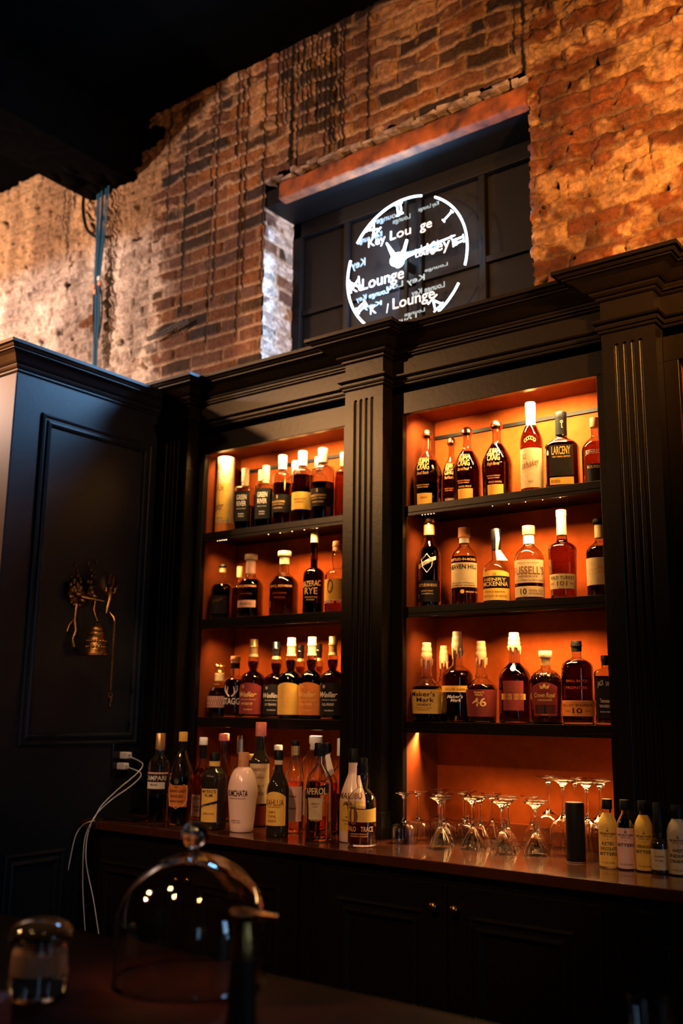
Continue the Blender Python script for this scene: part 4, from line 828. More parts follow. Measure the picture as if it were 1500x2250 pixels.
# left bay, middle shelf ---------------------------------------------------
bottle('dark bottle with small black cork, leftmost on the middle left shelf', 491, 1240, 50, 0.06, Z2, dict(s0=0.52, s1=0.70, rn=0.28, k=2.5, m=1.1, c0=0.93), liq='whiskey_dark', level=0.62, cap=('ball', 'black', 1.25, 'paper_cream', 0.85), labels=[(0.10, 0.42, 50, 'paper_black')], texts=[('Straight', 0.32, 0.05, 60, 'ink_brown', 0, 0.4, 0.3)], group=A2)
bottle('thin-necked bottle with plain cap peeping between two dark bottles on the middle left shelf', 522, 1245, 40, 0.155, Z2, dict(s0=0.55, s1=0.72, rn=0.32, c0=0.82), liq='whiskey_dark', level=0.6, cap=('cyl', 'paper_cream', 1.15), group=A2)
bottle('dark bottle with white mushroom stopper and pink foil neck, middle left shelf', 550, 1219, 57, 0.06, Z2, dict(s0=0.46, s1=0.66, rn=0.36, k=2.4, m=1.2, c0=0.885), liq='whiskey_dark', level=0.60, cap=('flat', 'wax_cream', 1.42, 'paper_pink', 0.70), labels=[(0.16, 0.27, 46, 'paper_pink')], texts=[('JOHN J. BOWMAN', 0.47, 0.035, 92, 'ink_gold'), ('SINGLE BARREL', 0.36, 0.02, 60, 'ink_brown'), ('BOURBON', 0.20, 0.03, 50, 'ink_brown')], group=A2)
bottle('dark bottle with broad white mushroom stopper and clear neck, centre of the middle left shelf', 624, 1212, 63, 0.06, Z2, dict(s0=0.46, s1=0.66, rn=0.34, k=2.4, m=1.2, c0=0.895), liq='whiskey_dark', level=0.60, cap=('flat', 'wax_cream', 1.42, 'paper_cream', 0.80), texts=[('JOHN J. BOWMAN', 0.43, 0.035, 100, 'ink_gold'), ('SINGLE BARREL', 0.33, 0.02, 60, 'ink_brown'), ('VIRGINIA', 0.26, 0.025, 50, 'ink_brown')], group=A2)
bottle('tall black long-necked bottle with white arched lettering on the middle left shelf', 690, 1167, 47, 0.06, Z2, dict(s0=0.46, s1=0.56, rn=0.34, k=2.6, m=0.95, c0=0.955), glass='glass_amber', liq='whiskey_dark', level=0.66, cap=('cyl', 'paper_cream', 1.1, 'paper_cream', 0.86), texts=[('SAZERAC', 0.325, 0.065, 110, 'ink_gold', 0, 0, 0.08), ('RYE', 0.235, 0.075, 72, 'ink_gold'), ('STRAIGHT RYE', 0.19, 0.016, 70, 'ink_gold'), ('WHISKEY', 0.16, 0.016, 50, 'ink_gold')], group=A2)
bottle('bulb-necked bottle with yellow picture label, cut off at the right of the middle left shelf', 741, 1190, 54, 0.06, Z2, dict(s0=0.50, s1=0.62, rn=0.36, k=2.4, m=1.1, c0=0.88, bulge=0.25), liq='whiskey', level=0.16, cap=('step', 'cap_cork', 1.25), labels=[(0.17, 0.46, 80, 'paper_yellow')], texts=[('BUFFALO', 0.13, 0.05, 60, 'ink_white', -30), ('TRACE', 0.13, 0.05, 50, 'ink_white', 36)], group=A2, extra=lambda t, R, H, st, surf: MB().add([surf((-0.35+0.28*math.cos(a))*R, (0.36+0.10*math.sin(a))*H, 0.0013) for a in [2*PI*i/16 for i in range(16)]], [tuple(range(16))]).build('emblem', 'ink_brown', t))

# left bay, lowest shelf -----------------------------------------------------
def horse(t, R, H, st, surf):
    z = H-0.001; m = MB()
    m.lathe([(1e-5, z), (0.020, z), (0.021, z+0.004), (0.016, z+0.008), (0.015, z+0.014), (1e-5, z+0.015)], n=20, close=False)
    q = z+0.026
    m.ball((0, 0, q), 0.0075, 8, 1.7, 0.7, 0.8).ball((0, 0, q+0.008), 0.005, 6, 0.8, 0.7, 1.2)
    m.tube([(-0.010, 0, q+0.002), (-0.017, 0, q+0.009), (-0.022, 0, q+0.008)], 0.003, 6, rr=[0.004, 0.003, 0.002])
    for x0, x1 in ((-0.008, -0.018), (-0.005, -0.010), (0.008, 0.017), (0.006, 0.012)): m.tube([(x0, 0, q-0.003), (x1, 0.0, q-0.013)], 0.0016, 5)
    m.tube([(0.012, 0, q+0.002), (0.020, 0, q+0.004)], 0.002, 5)
    m.build('horse_figure', 'brass', t)
    MB().tube([(prof_r(0.74*H, st, R, H)*math.cos(a), prof_r(0.74*H, st, R, H)*math.sin(a), 0.74*H) for a in (-1.2, -1.7, -2.2)], 0.001, 5).build('neck_cord', 'ink_gold', t)
    disc(0.64, 0.0075, 'silver', -0.30)(t, R, H, st, surf)
    m = MB()
    for k in range(14):
        for sgn in (-1, 1):
            m.tube([surf((-1.3+0.2*k+sgn*0.25*i/4)*R, (0.225+0.235*i/4)*H, 0.0012) for i in range(5)], 0.0008, 4)
    m.build('net_pattern', 'ink_brown', t)
bottle('round squat bottle with brass horse-and-rider stopper, leftmost on the lowest left shelf', 471, 1479, 51, 0.06, Z3, dict(s0=0.48, s1=0.80, rn=0.42, k=1.8, m=1.1, c0=0.97), liq='whiskey_dark', level=0.66, cap=('cyl', 'paper_cream', 1.05, 'paper_cream', 0.82), labels=[(0.22, 0.47, 86, 'paper_pink')], group=A3, extra=horse)
def antlers(t, R, H, st, surf):
    m = MB()
    for s in (-1, 1):
        m.tube([surf(s*u*R, z*H, 0.0014) for u, z in ((0.12, 0.34), (0.35, 0.38), (0.62, 0.44), (0.60, 0.52))], 0.0016, 5, rr=[0.003, 0.0025, 0.002, 0.0008])
        m.tube([surf(s*u*R, z*H, 0.0014) for u, z in ((0.35, 0.38), (0.34, 0.45), (0.26, 0.50))], 0.0014, 5, rr=[0.002, 0.0016, 0.0008])
    m.build('antler_emblem', 'ink_white', t)
bottle('black bottle with white antler emblem and dark stopper, second on the lowest left shelf', 521, 1442, 47, 0.055, Z3, dict(s0=0.56, s1=0.68, rn=0.42, k=2.4, m=1.2, c0=0.90), liq='whiskey_dark', level=0.62, cap=('step', 'cap_cork', 1.2, 'black', 0.80), labels=[], texts=[('STAGG', 0.215, 0.10, 100, 'ink_white')], group=A3, extra=antlers)
WL = dict(s0=0.47, s1=0.60, rn=0.30, k=2.4, m=1.2, c0=0.82, bulge=0.45)
def weller(paper, ink, extra_line): return dict(labels=[(0.05, 0.395, 62, paper, 0.045)], texts=[('W', 0.37, 0.04, 14, ink, -26), ('Weller', 0.265, 0.062, 88, ink, -6, 0.45), (extra_line, 0.165, 0.028, 56, ink, -6), ('KENTUCKY STRAIGHT', 0.225, 0.012, 70, ink), ('BOURBON', 0.10, 0.014, 40, ink)])
for lbl, px, yt, pp, ink, el, cm, Yd in (
        ('gold-capped bulb-necked bottle with maroon label on the lowest left shelf', 559, 1405, 'paper_maroon', 'ink_gold', 'ANTIQUE 107', 'cap_gold', 0.06),
        ('black-capped bulb-necked bottle with black label reading 12 on the lowest left shelf', 600, 1411, 'paper_black', 'ink_white', '12 YEARS', 'black_gloss', 0.075),
        ('pale-capped bulb-necked bottle with cream-yellow label on the lowest left shelf', 637, 1402, 'paper_yellow', 'ink_gold', 'C.Y.P.B.', 'wax_cream', 0.06),
        ('pale-capped bulb-necked bottle with orange label on the lowest left shelf', 684, 1400, 'paper_orange', 'ink_gold', 'SINGLE BARREL', 'wax_cream', 0.06),
        ('pale-capped bulb-necked bottle with black label at the right end of the lowest left shelf', 731, 1399, 'paper_black', 'ink_white', 'FULL PROOF', 'cap_gold', 0.06)):
    bottle(lbl, px, yt, 56, Yd, Z3, WL, liq='whiskey_dark', level=0.72, cap=('step', cm, 1.2, 'paper_cream' if cm != 'black_gloss' else 'cap_gold', 0.775), group=A3, **weller(pp, ink, el))
for lbl, px, yt in (('black-capped bottle set back between the cream-labelled and orange-labelled bottles', 657, 1417), ('black-capped bottle set back between the orange-labelled bottle and the last black one', 699, 1415)):
    bottle(lbl, px, yt, 48, 0.17, Z3, WL, liq='whiskey', level=0.70, cap=('step', 'black_gloss', 1.2, 'cap_gold', 0.775), group=A3)

# counter -------------------------------------------------------------------
bottle('tall slim bottle with black and white band label and gold cap, leftmost on the counter', 350, 1611, 47, -0.20, CT, dict(s0=0.63, s1=0.76, rn=0.40, k=2.2, m=1.3, c0=0.83, ), liq='whiskey_dark', level=0.28, cap=('cyl', 'cap_gold', 1.1, 'silver', 0.80), labels=[(0.455, 0.535, 80, 'paper_black'), (0.375, 0.45, 60, 'paper_white'), (0.54, 0.56, 80, 'paper_pink')], texts=[('CAMPARI', 0.47, 0.052, 130, 'ink_white'), ('MILANO', 0.41, 0.02, 40, 'ink_black')], foot=(344, 1806), group=A4)
def ogd(t, R, H, st, surf):
    disc(0.475, 0.010, 'silver')(t, R, H, st, surf)
    m = MB(); pts = [(-0.85, 0.27), (-0.95, 0.33), (-0.95, 0.40), (-0.7, 0.435), (0.7, 0.435), (0.95, 0.40), (0.95, 0.27), (0.7, 0.22), (0.0, 0.185), (-0.7, 0.22)]
    m.tube([surf(a*R, z*H, 0.0016) for a, z in pts], 0.0012, 5, closed=True); m.build('label_border', 'ink_gold', t)
bottle('flared bottle with silver medal and orange label, second from the left on the counter', 397, 1608, 52, -0.215, CT, dict(s0=0.52, s1=0.80, rn=0.30, k=1.4, m=1.1, c0=0.91, taper=0.08), liq='whiskey_dark', level=0.49, cap=('cyl', 'paper_yellow', 1.2, 'black', 0.79), labels=[(0.20, 0.43, 56, 'paper_orange')], texts=[('OLD', 0.40, 0.022, 20, 'ink_black'), ('GRAND-DAD', 0.355, 0.03, 88, 'ink_black'), ('BONDED', 0.30, 0.028, 70, 'ink_black'), ('BOURBON WHISKEY', 0.25, 0.02, 80, 'ink_black')], foot=(394, 1815), group=A4, extra=ogd)
bottle('white-capped bottle with pink label behind the black rum bottle at the left of the counter', 445, 1620, 42, -0.03, CT, dict(s0=0.50, s1=0.66, rn=0.36, k=1.6, m=1.2, c0=0.92), liq='whiskey', level=0.62, cap=('cyl', 'white_plastic', 1.2, 'black', 0.74), labels=[(0.04, 0.30, 70, 'paper_pink')], texts=[('MUSTACHE', 0.24, 0.035, 100, 'ink_brown'), ('PURE', 0.14, 0.03, 50, 'ink_brown'), ('GIN', 0.10, 0.03, 40, 'ink_brown')], group=A4)
def diag(t, R, H, st, surf):
    vs = [surf(u*R, (0.26+0.10*(u+1)/2)*H+d, 0.0012) for d in (0, 0.035*H) for u in [-0.85+1.7*i/10 for i in range(11)]]
    MB().add(vs, [(i, i+1, 12+i, 11+i) for i in range(10)]).build('diagonal_band', 'paper_black', t)
bottle('black rum bottle with square yellow label and black cap on the counter', 467, 1653, 58, -0.215, CT, dict(s0=0.65, s1=0.80, rn=0.40, k=2.4, m=1.2, c0=0.885), glass='glass_dark', liq=None, cap=('cyl', 'black', 1.0, 'paper_yellow', 0.82), labels=[(0.10, 0.53, 38, 'paper_yellow')], texts=[("MYERS'S", 0.475, 0.04, 62, 'ink_black'), ('RUM', 0.425, 0.04, 34, 'ink_black'), ('Original Dark', 0.297, 0.028, 66, 'ink_gold', 0, 0.3, 0.16), ('JAMAICAN', 0.20, 0.02, 50, 'ink_brown')], foot=(466, 1826), group=A4, extra=diag)
bottle('clear bottle with dark screw cap standing behind the black rum bottle', 496, 1612, 42, 0.02, CT, dict(s0=0.52, s1=0.72, rn=0.45, k=1.6, m=1.2, c0=0.93), liq='whiskey', level=0.5, cap=('cyl', 'cap_red', 1.2), group=A4)
bottle('clear narrow bottle with silver neck behind the cream bottle, left of its cap', 522, 1615, 44, 0.03, CT, dict(s0=0.55, s1=0.72, rn=0.36, c0=0.95), liq='whiskey', level=0.5, cap=('pour', 'copper', 1.0, 'silver', 0.78), group=A4)
bottle('short dark-necked bottle with cork just right of the cream bottle', 555, 1657, 46, 0.02, CT, dict(s0=0.58, s1=0.74, rn=0.40, c0=0.93), glass='glass_dark', liq=None, cap=('cyl', 'cap_cork', 1.2, 'black', 0.82), group=A4)
bottle('cream ceramic-white bottle with brown cap, shaped like an urn, on the counter', 531, 1653, 66, -0.205, CT, dict(s0=0.50, s1=0.815, rn=0.36, k=1.9, m=0.62, c0=0.83, taper=0.24), glass='cream_ceramic', liq=None, cap=('cyl', 'cap_cork', 1.0), texts=[('RUMCHATA', 0.455, 0.075, 88, 'ink_black', -4), ('HORCHATA CON RON', 0.42, 0.014, 70, 'ink_brown', -4), ('CARIBBEAN RUM', 0.145, 0.012, 44, 'ink_brown', -12), ('WITH REAL CREAM', 0.12, 0.012, 50, 'ink_brown', -12)], foot=(530, 1830), group=A4)
bottle('tall dark bottle with dark red capsule and cream scroll label, tallest on the counter', 577, 1587, 44, -0.045, CT, dict(s0=0.60, s1=0.72, rn=0.50, k=1.6, m=1.1, c0=0.875), glass='glass_dark', liq=None, cap=('cyl', 'cap_red', 1.08), labels=[(0.22, 0.60, 86, 'paper_cream'), (0.02, 0.20, 88, 'paper_maroon')], texts=[('LUXARDO', 0.53, 0.03, 110, 'ink_brown'), ('Maraschino', 0.46, 0.022, 90, 'ink_brown', 0, 0.3), ('ORIGINALE', 0.38, 0.022, 90, 'ink_brown'), ('LIQUORE', 0.30, 0.03, 90, 'ink_brown')], group=A4)
bottle('dark coffee-liqueur bottle with arched yellow label and black cap on the counter', 609, 1648, 50, -0.215, CT, dict(s0=0.52, s1=0.76, rn=0.36, k=1.7, m=1.2, c0=0.90), glass='glass_dark', liq=None, cap=('cyl', 'black', 1.15, 'paper_cream', 0.83), labels=[(0.13, 0.46, 62, 'paper_yellow', 0.06)], texts=[('KAHLUA', 0.36, 0.07, 100, 'ink_brown'), ('THE ORIGINAL', 0.335, 0.015, 70, 'ink_brown'), ('RUM &', 0.27, 0.03, 36, 'ink_brown', -10), ('COFFEE', 0.22, 0.03, 42, 'ink_brown', -10), ('LIQUEUR', 0.17, 0.03, 46, 'ink_brown', -10)], foot=(608, 1838), group=A4)
bottle('clear bottle with yellow foil neck between the coffee liqueur and the orange aperitif', 641, 1627, 42, -0.09, CT, dict(s0=0.56, s1=0.80, rn=0.42, k=1.7, m=1.1, c0=0.955), liq='orange_aperitif', level=0.55, cap=('cyl', 'black', 1.05, 'cap_gold', 0.84), labels=[(0.12, 0.50, 66, 'paper_pink')], texts=[('Grand', 0.38, 0.03, 60, 'ink_brown', 0, 0.3), ('Liqueur', 0.25, 0.03, 60, 'ink_brown', 0, 0.3)], foot=(645, 1830), group=A4)
bottle('small bottle with white pourer cap behind the coffee liqueur', 605, 1637, 38, 0.0, CT, dict(s0=0.55, s1=0.75, rn=0.4, c0=0.90), liq='whiskey', level=0.5, cap=('flat', 'white_plastic', 1.2), group=A4)
def flutes8(t, R, H, st, surf):
    m = MB()
    for k in range(8):
        a = 2*PI*k/8; m.tube([((prof_r(z, st, R, H)+0.0003)*math.cos(a), (prof_r(z, st, R, H)+0.0003)*math.sin(a), z) for z in [H*(0.1+0.75*i/12) for i in range(13)]], 0.0014, 5)
    m.build('glass_ribs', 'glass', t)
bottle('faceted clear bottle with wide white flared stopper behind the orange aperitif', 693, 1617, 62, 0.03, CT, dict(s0=0.70, s1=0.86, rn=0.42, k=1.8, m=0.9, c0=0.88), liq='orange_aperitif', level=0.35, cap=('flat', 'white_plastic', 1.15), labels=[(0.15, 0.42, 70, 'paper_pink')], group=A4, extra=flutes8)
def ap_band(t, R, H, st, surf):
    vs = [surf(u*R, (0.455+0.035*u)*H+d, 0.0012) for d in (0, 0.095*H) for u in [-1.05+2.1*i/16 for i in range(17)]]
    MB().add(vs, [(i, i+1, 18+i, 17+i) for i in range(16)], True).build('name_band', 'paper_black', t)
    m = MB(); m.tube([surf(a*R, z*H, 0.0016) for a, z in ((-0.55, 0.44), (-0.42, 0.24), (-0.3, 0.21), (0.3, 0.21), (0.42, 0.24), (0.55, 0.46))], 0.0009, 5); m.build('label_border', 'ink_gold', t)
bottle('clear bottle of orange aperitif with black slanted name band and black pourer, on the counter', 700, 1632, 60, -0.205, CT, dict(s0=0.55, s1=0.78, rn=0.30, k=2.0, m=1.3, c0=0.90, taper=0.0), liq='orange_aperitif', level=0.60, cap=('pour', 'black', 1.45), labels=[(0.22, 0.44, 30, 'paper_cream')], texts=[('APEROL', 0.475, 0.065, 96, 'ink_gold', 0, 0, 0.035), ('APERITIVO', 0.37, 0.018, 36, 'ink_brown'), ('1919', 0.34, 0.018, 20, 'ink_brown')], foot=(699, 1846), group=A4, extra=ap_band)
def white_tag(t, R, H, st, surf):
    MB().add([(-0.004, -0.022, 0.86*H), (0.012, -0.020, 0.88*H), (0.034, -0.034, 0.66*H), (0.012, -0.036, 0.62*H)], [(0, 1, 2, 3)]).build('hang_tag', 'paper_white', t)
bottle('amber bottle with a white tag hanging from its neck, behind the orange aperitif', 722, 1632, 44, -0.02, CT, dict(s0=0.52, s1=0.70, rn=0.34, c0=0.93), liq='red_aperitif', level=0.55, cap=('pour', 'black', 1.2), group=A4, extra=white_tag)
bottle('white-necked bottle half hidden by the pilaster at the right end of the left bay counter', 748, 1622, 44, 0.06, CT, dict(s0=0.55, s1=0.70, rn=0.34, c0=0.82), liq='orange_aperitif', level=0.5, cap=('cyl', 'white_plastic', 1.1), labels=[(0.12, 0.40, 70, 'paper_pink')], texts=[('US', 0.44, 0.05, 30, 'ink_white', -30)], group=A4)
def palm(t, R, H, st, surf):
    m = MB(); c = (-0.18, 0.405)
    m.tube([surf((-0.05)*R, 0.275*H, 0.0016), surf(-0.10*R, 0.34*H, 0.0016), surf(c[0]*R, c[1]*H, 0.0016)], 0.0012, 5)
    for a in (10, 50, 95, 140, 190, -30):
        a = math.radians(a); m.tube([surf(c[0]*R, c[1]*H, 0.0016), surf(c[0]*R+0.010*math.cos(a), c[1]*H+0.008*math.sin(a)+0.002, 0.0016), surf(c[0]*R+0.018*math.cos(a), c[1]*H+0.009*math.sin(a)-0.004, 0.0016)], 0.001, 5, rr=[0.0008, 0.0018, 0.0004])
    m.tube([surf(-0.3*R, 0.272*H, 0.0016), surf(0.2*R, 0.272*H, 0.0016)], 0.0014, 5); m.build('palm_emblem', 'ink_black', t)
bottle('glossy white rum bottle with palm tree picture, behind the last bottle on the left counter', 774, 1645, 58, -0.155, CT, dict(s0=0.42, s1=0.74, rn=0.36, k=1.7, m=1.25, c0=0.85), glass='cream_ceramic', liq=None, cap=('cyl', 'black', 1.0), texts=[('MALIBU', 0.465, 0.065, 120, 'ink_brown'), ('CARIBBEAN RUM', 0.225, 0.02, 80, 'ink_brown'), ('COCONUT', 0.19, 0.016, 50, 'ink_brown')], labels=[(0.12, 0.44, 64, 'paper_yellow')], foot=(774, 1845), group=A4, extra=palm)
def buff(t, R, H, st, surf):
    MB().add([surf((-0.42+0.36*math.cos(a))*R, (0.345+0.10*math.sin(a))*H, 0.0015) for a in [2*PI*i/18 for i in range(18)]], [tuple(range(18))]).build('emblem', 'ink_brown', t)
bottle('whiskey bottle with torn-edge yellow label and black pourer, nearest the central pilaster', 795, 1665, 63, -0.215, CT, dict(s0=0.50, s1=0.66, rn=0.36, k=2.1, m=1.2, c0=0.86, bulge=0.2), liq='whiskey_dark', level=0.43, cap=('pour', 'black', 1.1, 'black', 0.80), labels=[(0.28, 0.44, 82, 'paper_yellow', -0.02)], texts=[('BUFFALO', 0.175, 0.055, 66, 'ink_gold', -44), ('TRACE', 0.175, 0.055, 52, 'ink_gold', 34), ('KENTUCKY STRAIGHT', 0.14, 0.014, 70, 'ink_gold'), ('BOURBON WHISKEY', 0.115, 0.014, 70, 'ink_gold')], foot=(795, 1855), group=A4, extra=buff)

# right end of the counter --------------------------------------------------
q = at_z(1270, 1893, CT)
c = thing('cocktail_canister', 'plain tall matt black cylinder standing on the counter in front of the large wine glasses', 'canister', (q.x, q.y, CT))
MB().lathe([(1e-5, 0), (0.0262, 0), (0.0268, 0.002), (0.0268, 0.156), (0.0255, 0.160), (0.0250, 0.1615), (1e-5, 0.1615)], n=40, close=False).build('body', 'black', c)
MB().lathe([(0.0272, 0.0), (0.0276, 0.001), (0.0272, 0.003)], n=40, close=False).build('base_rim', 'silver', c)
FB = dict(s0=0.60, s1=0.80, rn=0.44, k=1.7, m=1.1, c0=0.875)
GB = 'small bitters bottles at the right end of the counter'
def diamond(t, R, H, st, surf):
    m = MB(); z = 0.50; m.tube([surf(u*R, (z+v)*H, 0.0014) for u, v in ((-0.95, 0.0), (0, 0.085), (0.95, 0), (0, -0.085))], 0.0006, 4, closed=True); m.build('diamond_border', 'ink_brown', t)
    disc(0.545, 0.0028, 'ink_brown', 0, 'emblem')(t, R, H, st, surf)
for i, (lbl, px, yt, w, ln, paper) in enumerate((
        ('small paper-wrapped bitters bottle with chocolate lettering, leftmost of the row', 1341, 1756, 40, ['AZTEC', 'CHOCOLATE', 'BITTERS'], 'paper_yellow'),
        ('small bitters bottle whose pinkish wrapper is torn at the neck, second of the row', 1379, 1758, 39, ['BITTERS', '', ''], 'paper_pink'),
        ('small crumpled yellow paper-wrapped bitters bottle, third of the row', 1418, 1760, 40, ['ORANGE', 'BITTERS', ''], 'paper_yellow'),
        ('small paper-wrapped bitters bottle cut off by the right edge of the photo', 1488, 1769, 45, ['WEST', 'INDIAN', 'ORANGE'], 'paper_cream'))):
    sp = [(-0.0), 0, 0][0]
    tx = [('FEE BROTHERS', 0.485, 0.03, 92, 'ink_black'), ('SINCE 1864', 0.455, 0.018, 60, 'ink_brown')]+[(s, 0.335-0.075*k, 0.045, min(110, 16*len(s)), 'ink_black') for k, s in enumerate(ln) if s]+[('5 FL. OZ. (150 ML)', 0.07, 0.02, 80, 'ink_brown')]
    bottle(lbl, px, yt, w, -0.105, CT, FB, liq='whiskey_dark', level=0.72, cap=('cyl', 'black', 1.25), labels=[(0.02, 0.60, 120, paper), (0.60, 0.80, 120, paper if i != 1 else 'paper_pink')][:2 if i != 1 else 1], texts=tx, foot=(px, 1901+0.13*(px-1341)), group=GB, name='bitters_bottle', extra=diamond)
bottle('tiny black-domed dropper bottle with cream label between the bitters bottles', 1449, 1764, 34, -0.115, CT, dict(s0=0.38, s1=0.50, rn=0.50, k=2.4, m=0.9, c0=0.60), glass='glass_dark', liq=None, cap=('cyl', 'black', 1.15), labels=[(0.06, 0.35, 100, 'paper_cream')], texts=[('COCKTAIL', 0.24, 0.02, 70, 'ink_brown'), ('BITTERS', 0.18, 0.02, 60, 'ink_brown')], foot=(1449, 1912), group=GB, name='bitters_bottle')

# upturned stemware -----------------------------------------------------------
def upturned(kind):
    """profile of an upside-down glass: rim at z=0, foot on top; outer then inner"""
    if kind == 'coupe':
        h = 0.153; out = [(0.041, 0), (0.0425, 0.012), (0.0430, 0.030), (0.0425, 0.045), (0.0375, 0.054), (0.028, 0.059), (0.012, 0.063), (0.0055, 0.070), (0.0036, 0.085), (0.0033, 0.110), (0.0040, 0.128), (0.009, 0.141), (0.020, 0.148), (0.030, 0.151), (0.031, 0.1525), (0.030, h), (1e-5, h)]
        inn = [(0.040, 0), (0.0413, 0.012), (0.0417, 0.030), (0.0412, 0.044), (0.0365, 0.0525), (0.028, 0.057), (0.010, 0.060), (1e-5, 0.0605)]
    elif kind == 'martini':
        h = 0.150; out = [(0.0385, 0), (0.0383, 0.002), (0.030, 0.022), (0.019, 0.044), (0.0095, 0.062), (0.0062, 0.074), (0.0050, 0.090), (0.0048, 0.112), (0.0060, 0.126), (0.012, 0.138), (0.024, 0.145), (0.032, 0.1475), (0.033, 0.149), (0.032, h), (1e-5, h)]
        inn = [(0.0375, 0.0), (0.0370, 0.002), (0.0285, 0.022), (0.0172, 0.044), (0.0070, 0.060), (1e-5, 0.063)]
    else:
        h = 0.216; out = [(0.0335, 0), (0.0365, 0.02), (0.0400, 0.045), (0.0410, 0.062), (0.0385, 0.080), (0.030, 0.095), (0.016, 0.106), (0.0065, 0.116), (0.0042, 0.130), (0.0040, 0.170), (0.0050, 0.190), (0.012, 0.203), (0.027, 0.211), (0.037, 0.2135), (0.038, 0.215), (0.037, h), (1e-5, h)]
        inn = [(0.0325, 0), (0.0354, 0.02), (0.0388, 0.045), (0.0397, 0.062), (0.0370, 0.079), (0.029, 0.0932), (0.014, 0.104), (1e-5, 0.108)]
    return h, out, inn
def refine(p, k=3):
    o = []
    for i in range(len(p)-1):
        p0 = p[max(0, i-1)]; p1 = p[i]; p2 = p[i+1]; p3 = p[min(len(p)-1, i+2)]
        for t in range(k):
            s = t/k; o.append(tuple(max(1e-5, 0.5*(2*p1[j]+(p2[j]-p0[j])*s+(2*p0[j]-5*p1[j]+4*p2[j]-p3[j])*s*s+(3*p1[j]-p0[j]-3*p2[j]+p3[j])*s**3)) if j == 0 else 0.5*(2*p1[j]+(p2[j]-p0[j])*s+(2*p0[j]-5*p1[j]+4*p2[j]-p3[j])*s*s+(3*p1[j]-p0[j]-3*p2[j]+p3[j])*s**3) for j in (0, 1)))
    o.append(p[-1]); return o
PROTO = {}
def glass_at(kind, px, py, label, group, X=None):
    h, out, inn = upturned(kind); q = at_z(px, py, CT+h)
    if kind not in PROTO:
        # three parts share one flowing profile, split at the stem
        f = refine(out, 3)
        zs0, zs1 = {'coupe': (0.068, 0.130), 'martini': (0.066, 0.128), 'wine': (0.116, 0.192)}[kind]
        if kind == 'martini':
            def fac(a, r): k = 1+0.07*math.cos(8*a)*(1 if r > 0.008 else 0); return (r*k*math.cos(a), r*k*math.sin(a))
        else: fac = None
        whole = inn[::-1]+f
        o = MB().lathe(whole, n=48, close=False, shape=fac).build('bowl', 'stemware_glass')
        me = o.data; COL.objects.unlink(o); bpy.data.objects.remove(o)
        # split by height of face centre
        def cut(lo, hi, nm):
            bm = bmesh.new(); bm.from_mesh(me)
            bmesh.ops.delete(bm, geom=[fc for fc in bm.faces if not (lo <= fc.calc_center_median().z < hi)], context='FACES')
            bmesh.ops.holes_fill(bm, edges=[e for e in bm.edges if e.is_boundary and (abs(e.verts[0].co.z-zs0) < 0.012 or abs(e.verts[0].co.z-zs1) < 0.012)], sides=60)
            m2 = bpy.data.meshes.new(nm); bm.to_mesh(m2); bm.free(); return m2
        PROTO[kind] = me
        PROTO[kind+'_parts'] = me
    t = thing('upturned_'+{'coupe': 'coupe_glass', 'martini': 'cocktail_glass', 'wine': 'wine_glass'}[kind], label, 'glass', (q.x, min(q.y, 0.165), CT), group)
    if X: t.location.x = X
    o = bpy.data.objects.new('stemware_body', PROTO[kind]); link(o, t); return t
C_ = 'upturned coupe glasses on the counter'; M_ = 'upturned cocktail glasses on the counter'; W_ = 'upturned wine glasses on the counter'
for px, py, l in ((900, 1738, 'upturned wide coupe glass, leftmost of all the glasses'), (921, 1732.5, 'upturned coupe glass directly behind the leftmost one'), (937, 1729.5, 'upturned coupe glass third back from the left end'),
                  (976, 1727.5, 'upturned coupe glass farthest back in the left part of the row'), (998, 1736, 'upturned coupe glass between the first two cocktail glasses'), (1038, 1731, 'upturned coupe glass at the back, in the middle of the row')):
    glass_at('coupe', px, py, l, C_)
for px, py, l in ((967, 1752, 'upturned fluted cocktail glass in front, leftmost of its kind'), (981, 1745, 'upturned fluted cocktail glass just behind the leftmost of its kind'), (1043, 1751, 'upturned fluted cocktail glass in front, second along the counter edge'),
                  (1063, 1746, 'upturned fluted cocktail glass behind the second one along the edge'), (1102, 1760, 'upturned fluted cocktail glass nearest the counter edge, centre of the row'), (1114, 1753, 'upturned fluted cocktail glass right behind the central front one'),
                  (1130, 1746.5, 'upturned fluted cocktail glass two behind the central front one'), (1097, 1739, 'upturned fluted cocktail glass farthest back in the centre'), (1179, 1762, 'upturned fluted cocktail glass nearest the edge, rightmost of its kind'),
                  (1193, 1755, 'upturned fluted cocktail glass just behind the rightmost front one'), (1163, 1743, 'upturned fluted cocktail glass at the back, left of the tall wine glasses')):
    glass_at('martini', px, py, l, M_)
for px, py, l in ((1195, 1706, 'tall upturned wine glass, leftmost of the tall ones'), (1231, 1712, 'tall upturned wine glass in front, left of the black cylinder'), (1258, 1707, 'tall upturned wine glass behind the black cylinder'),
                  (1283, 1717, 'tall upturned wine glass just right of the black cylinder'), (1316, 1712, 'tall upturned wine glass left of the bitters bottles'), (1338, 1706, 'tall upturned wine glass farthest right, against the pilaster')):
    glass_at('wine', px, py, l, W_)

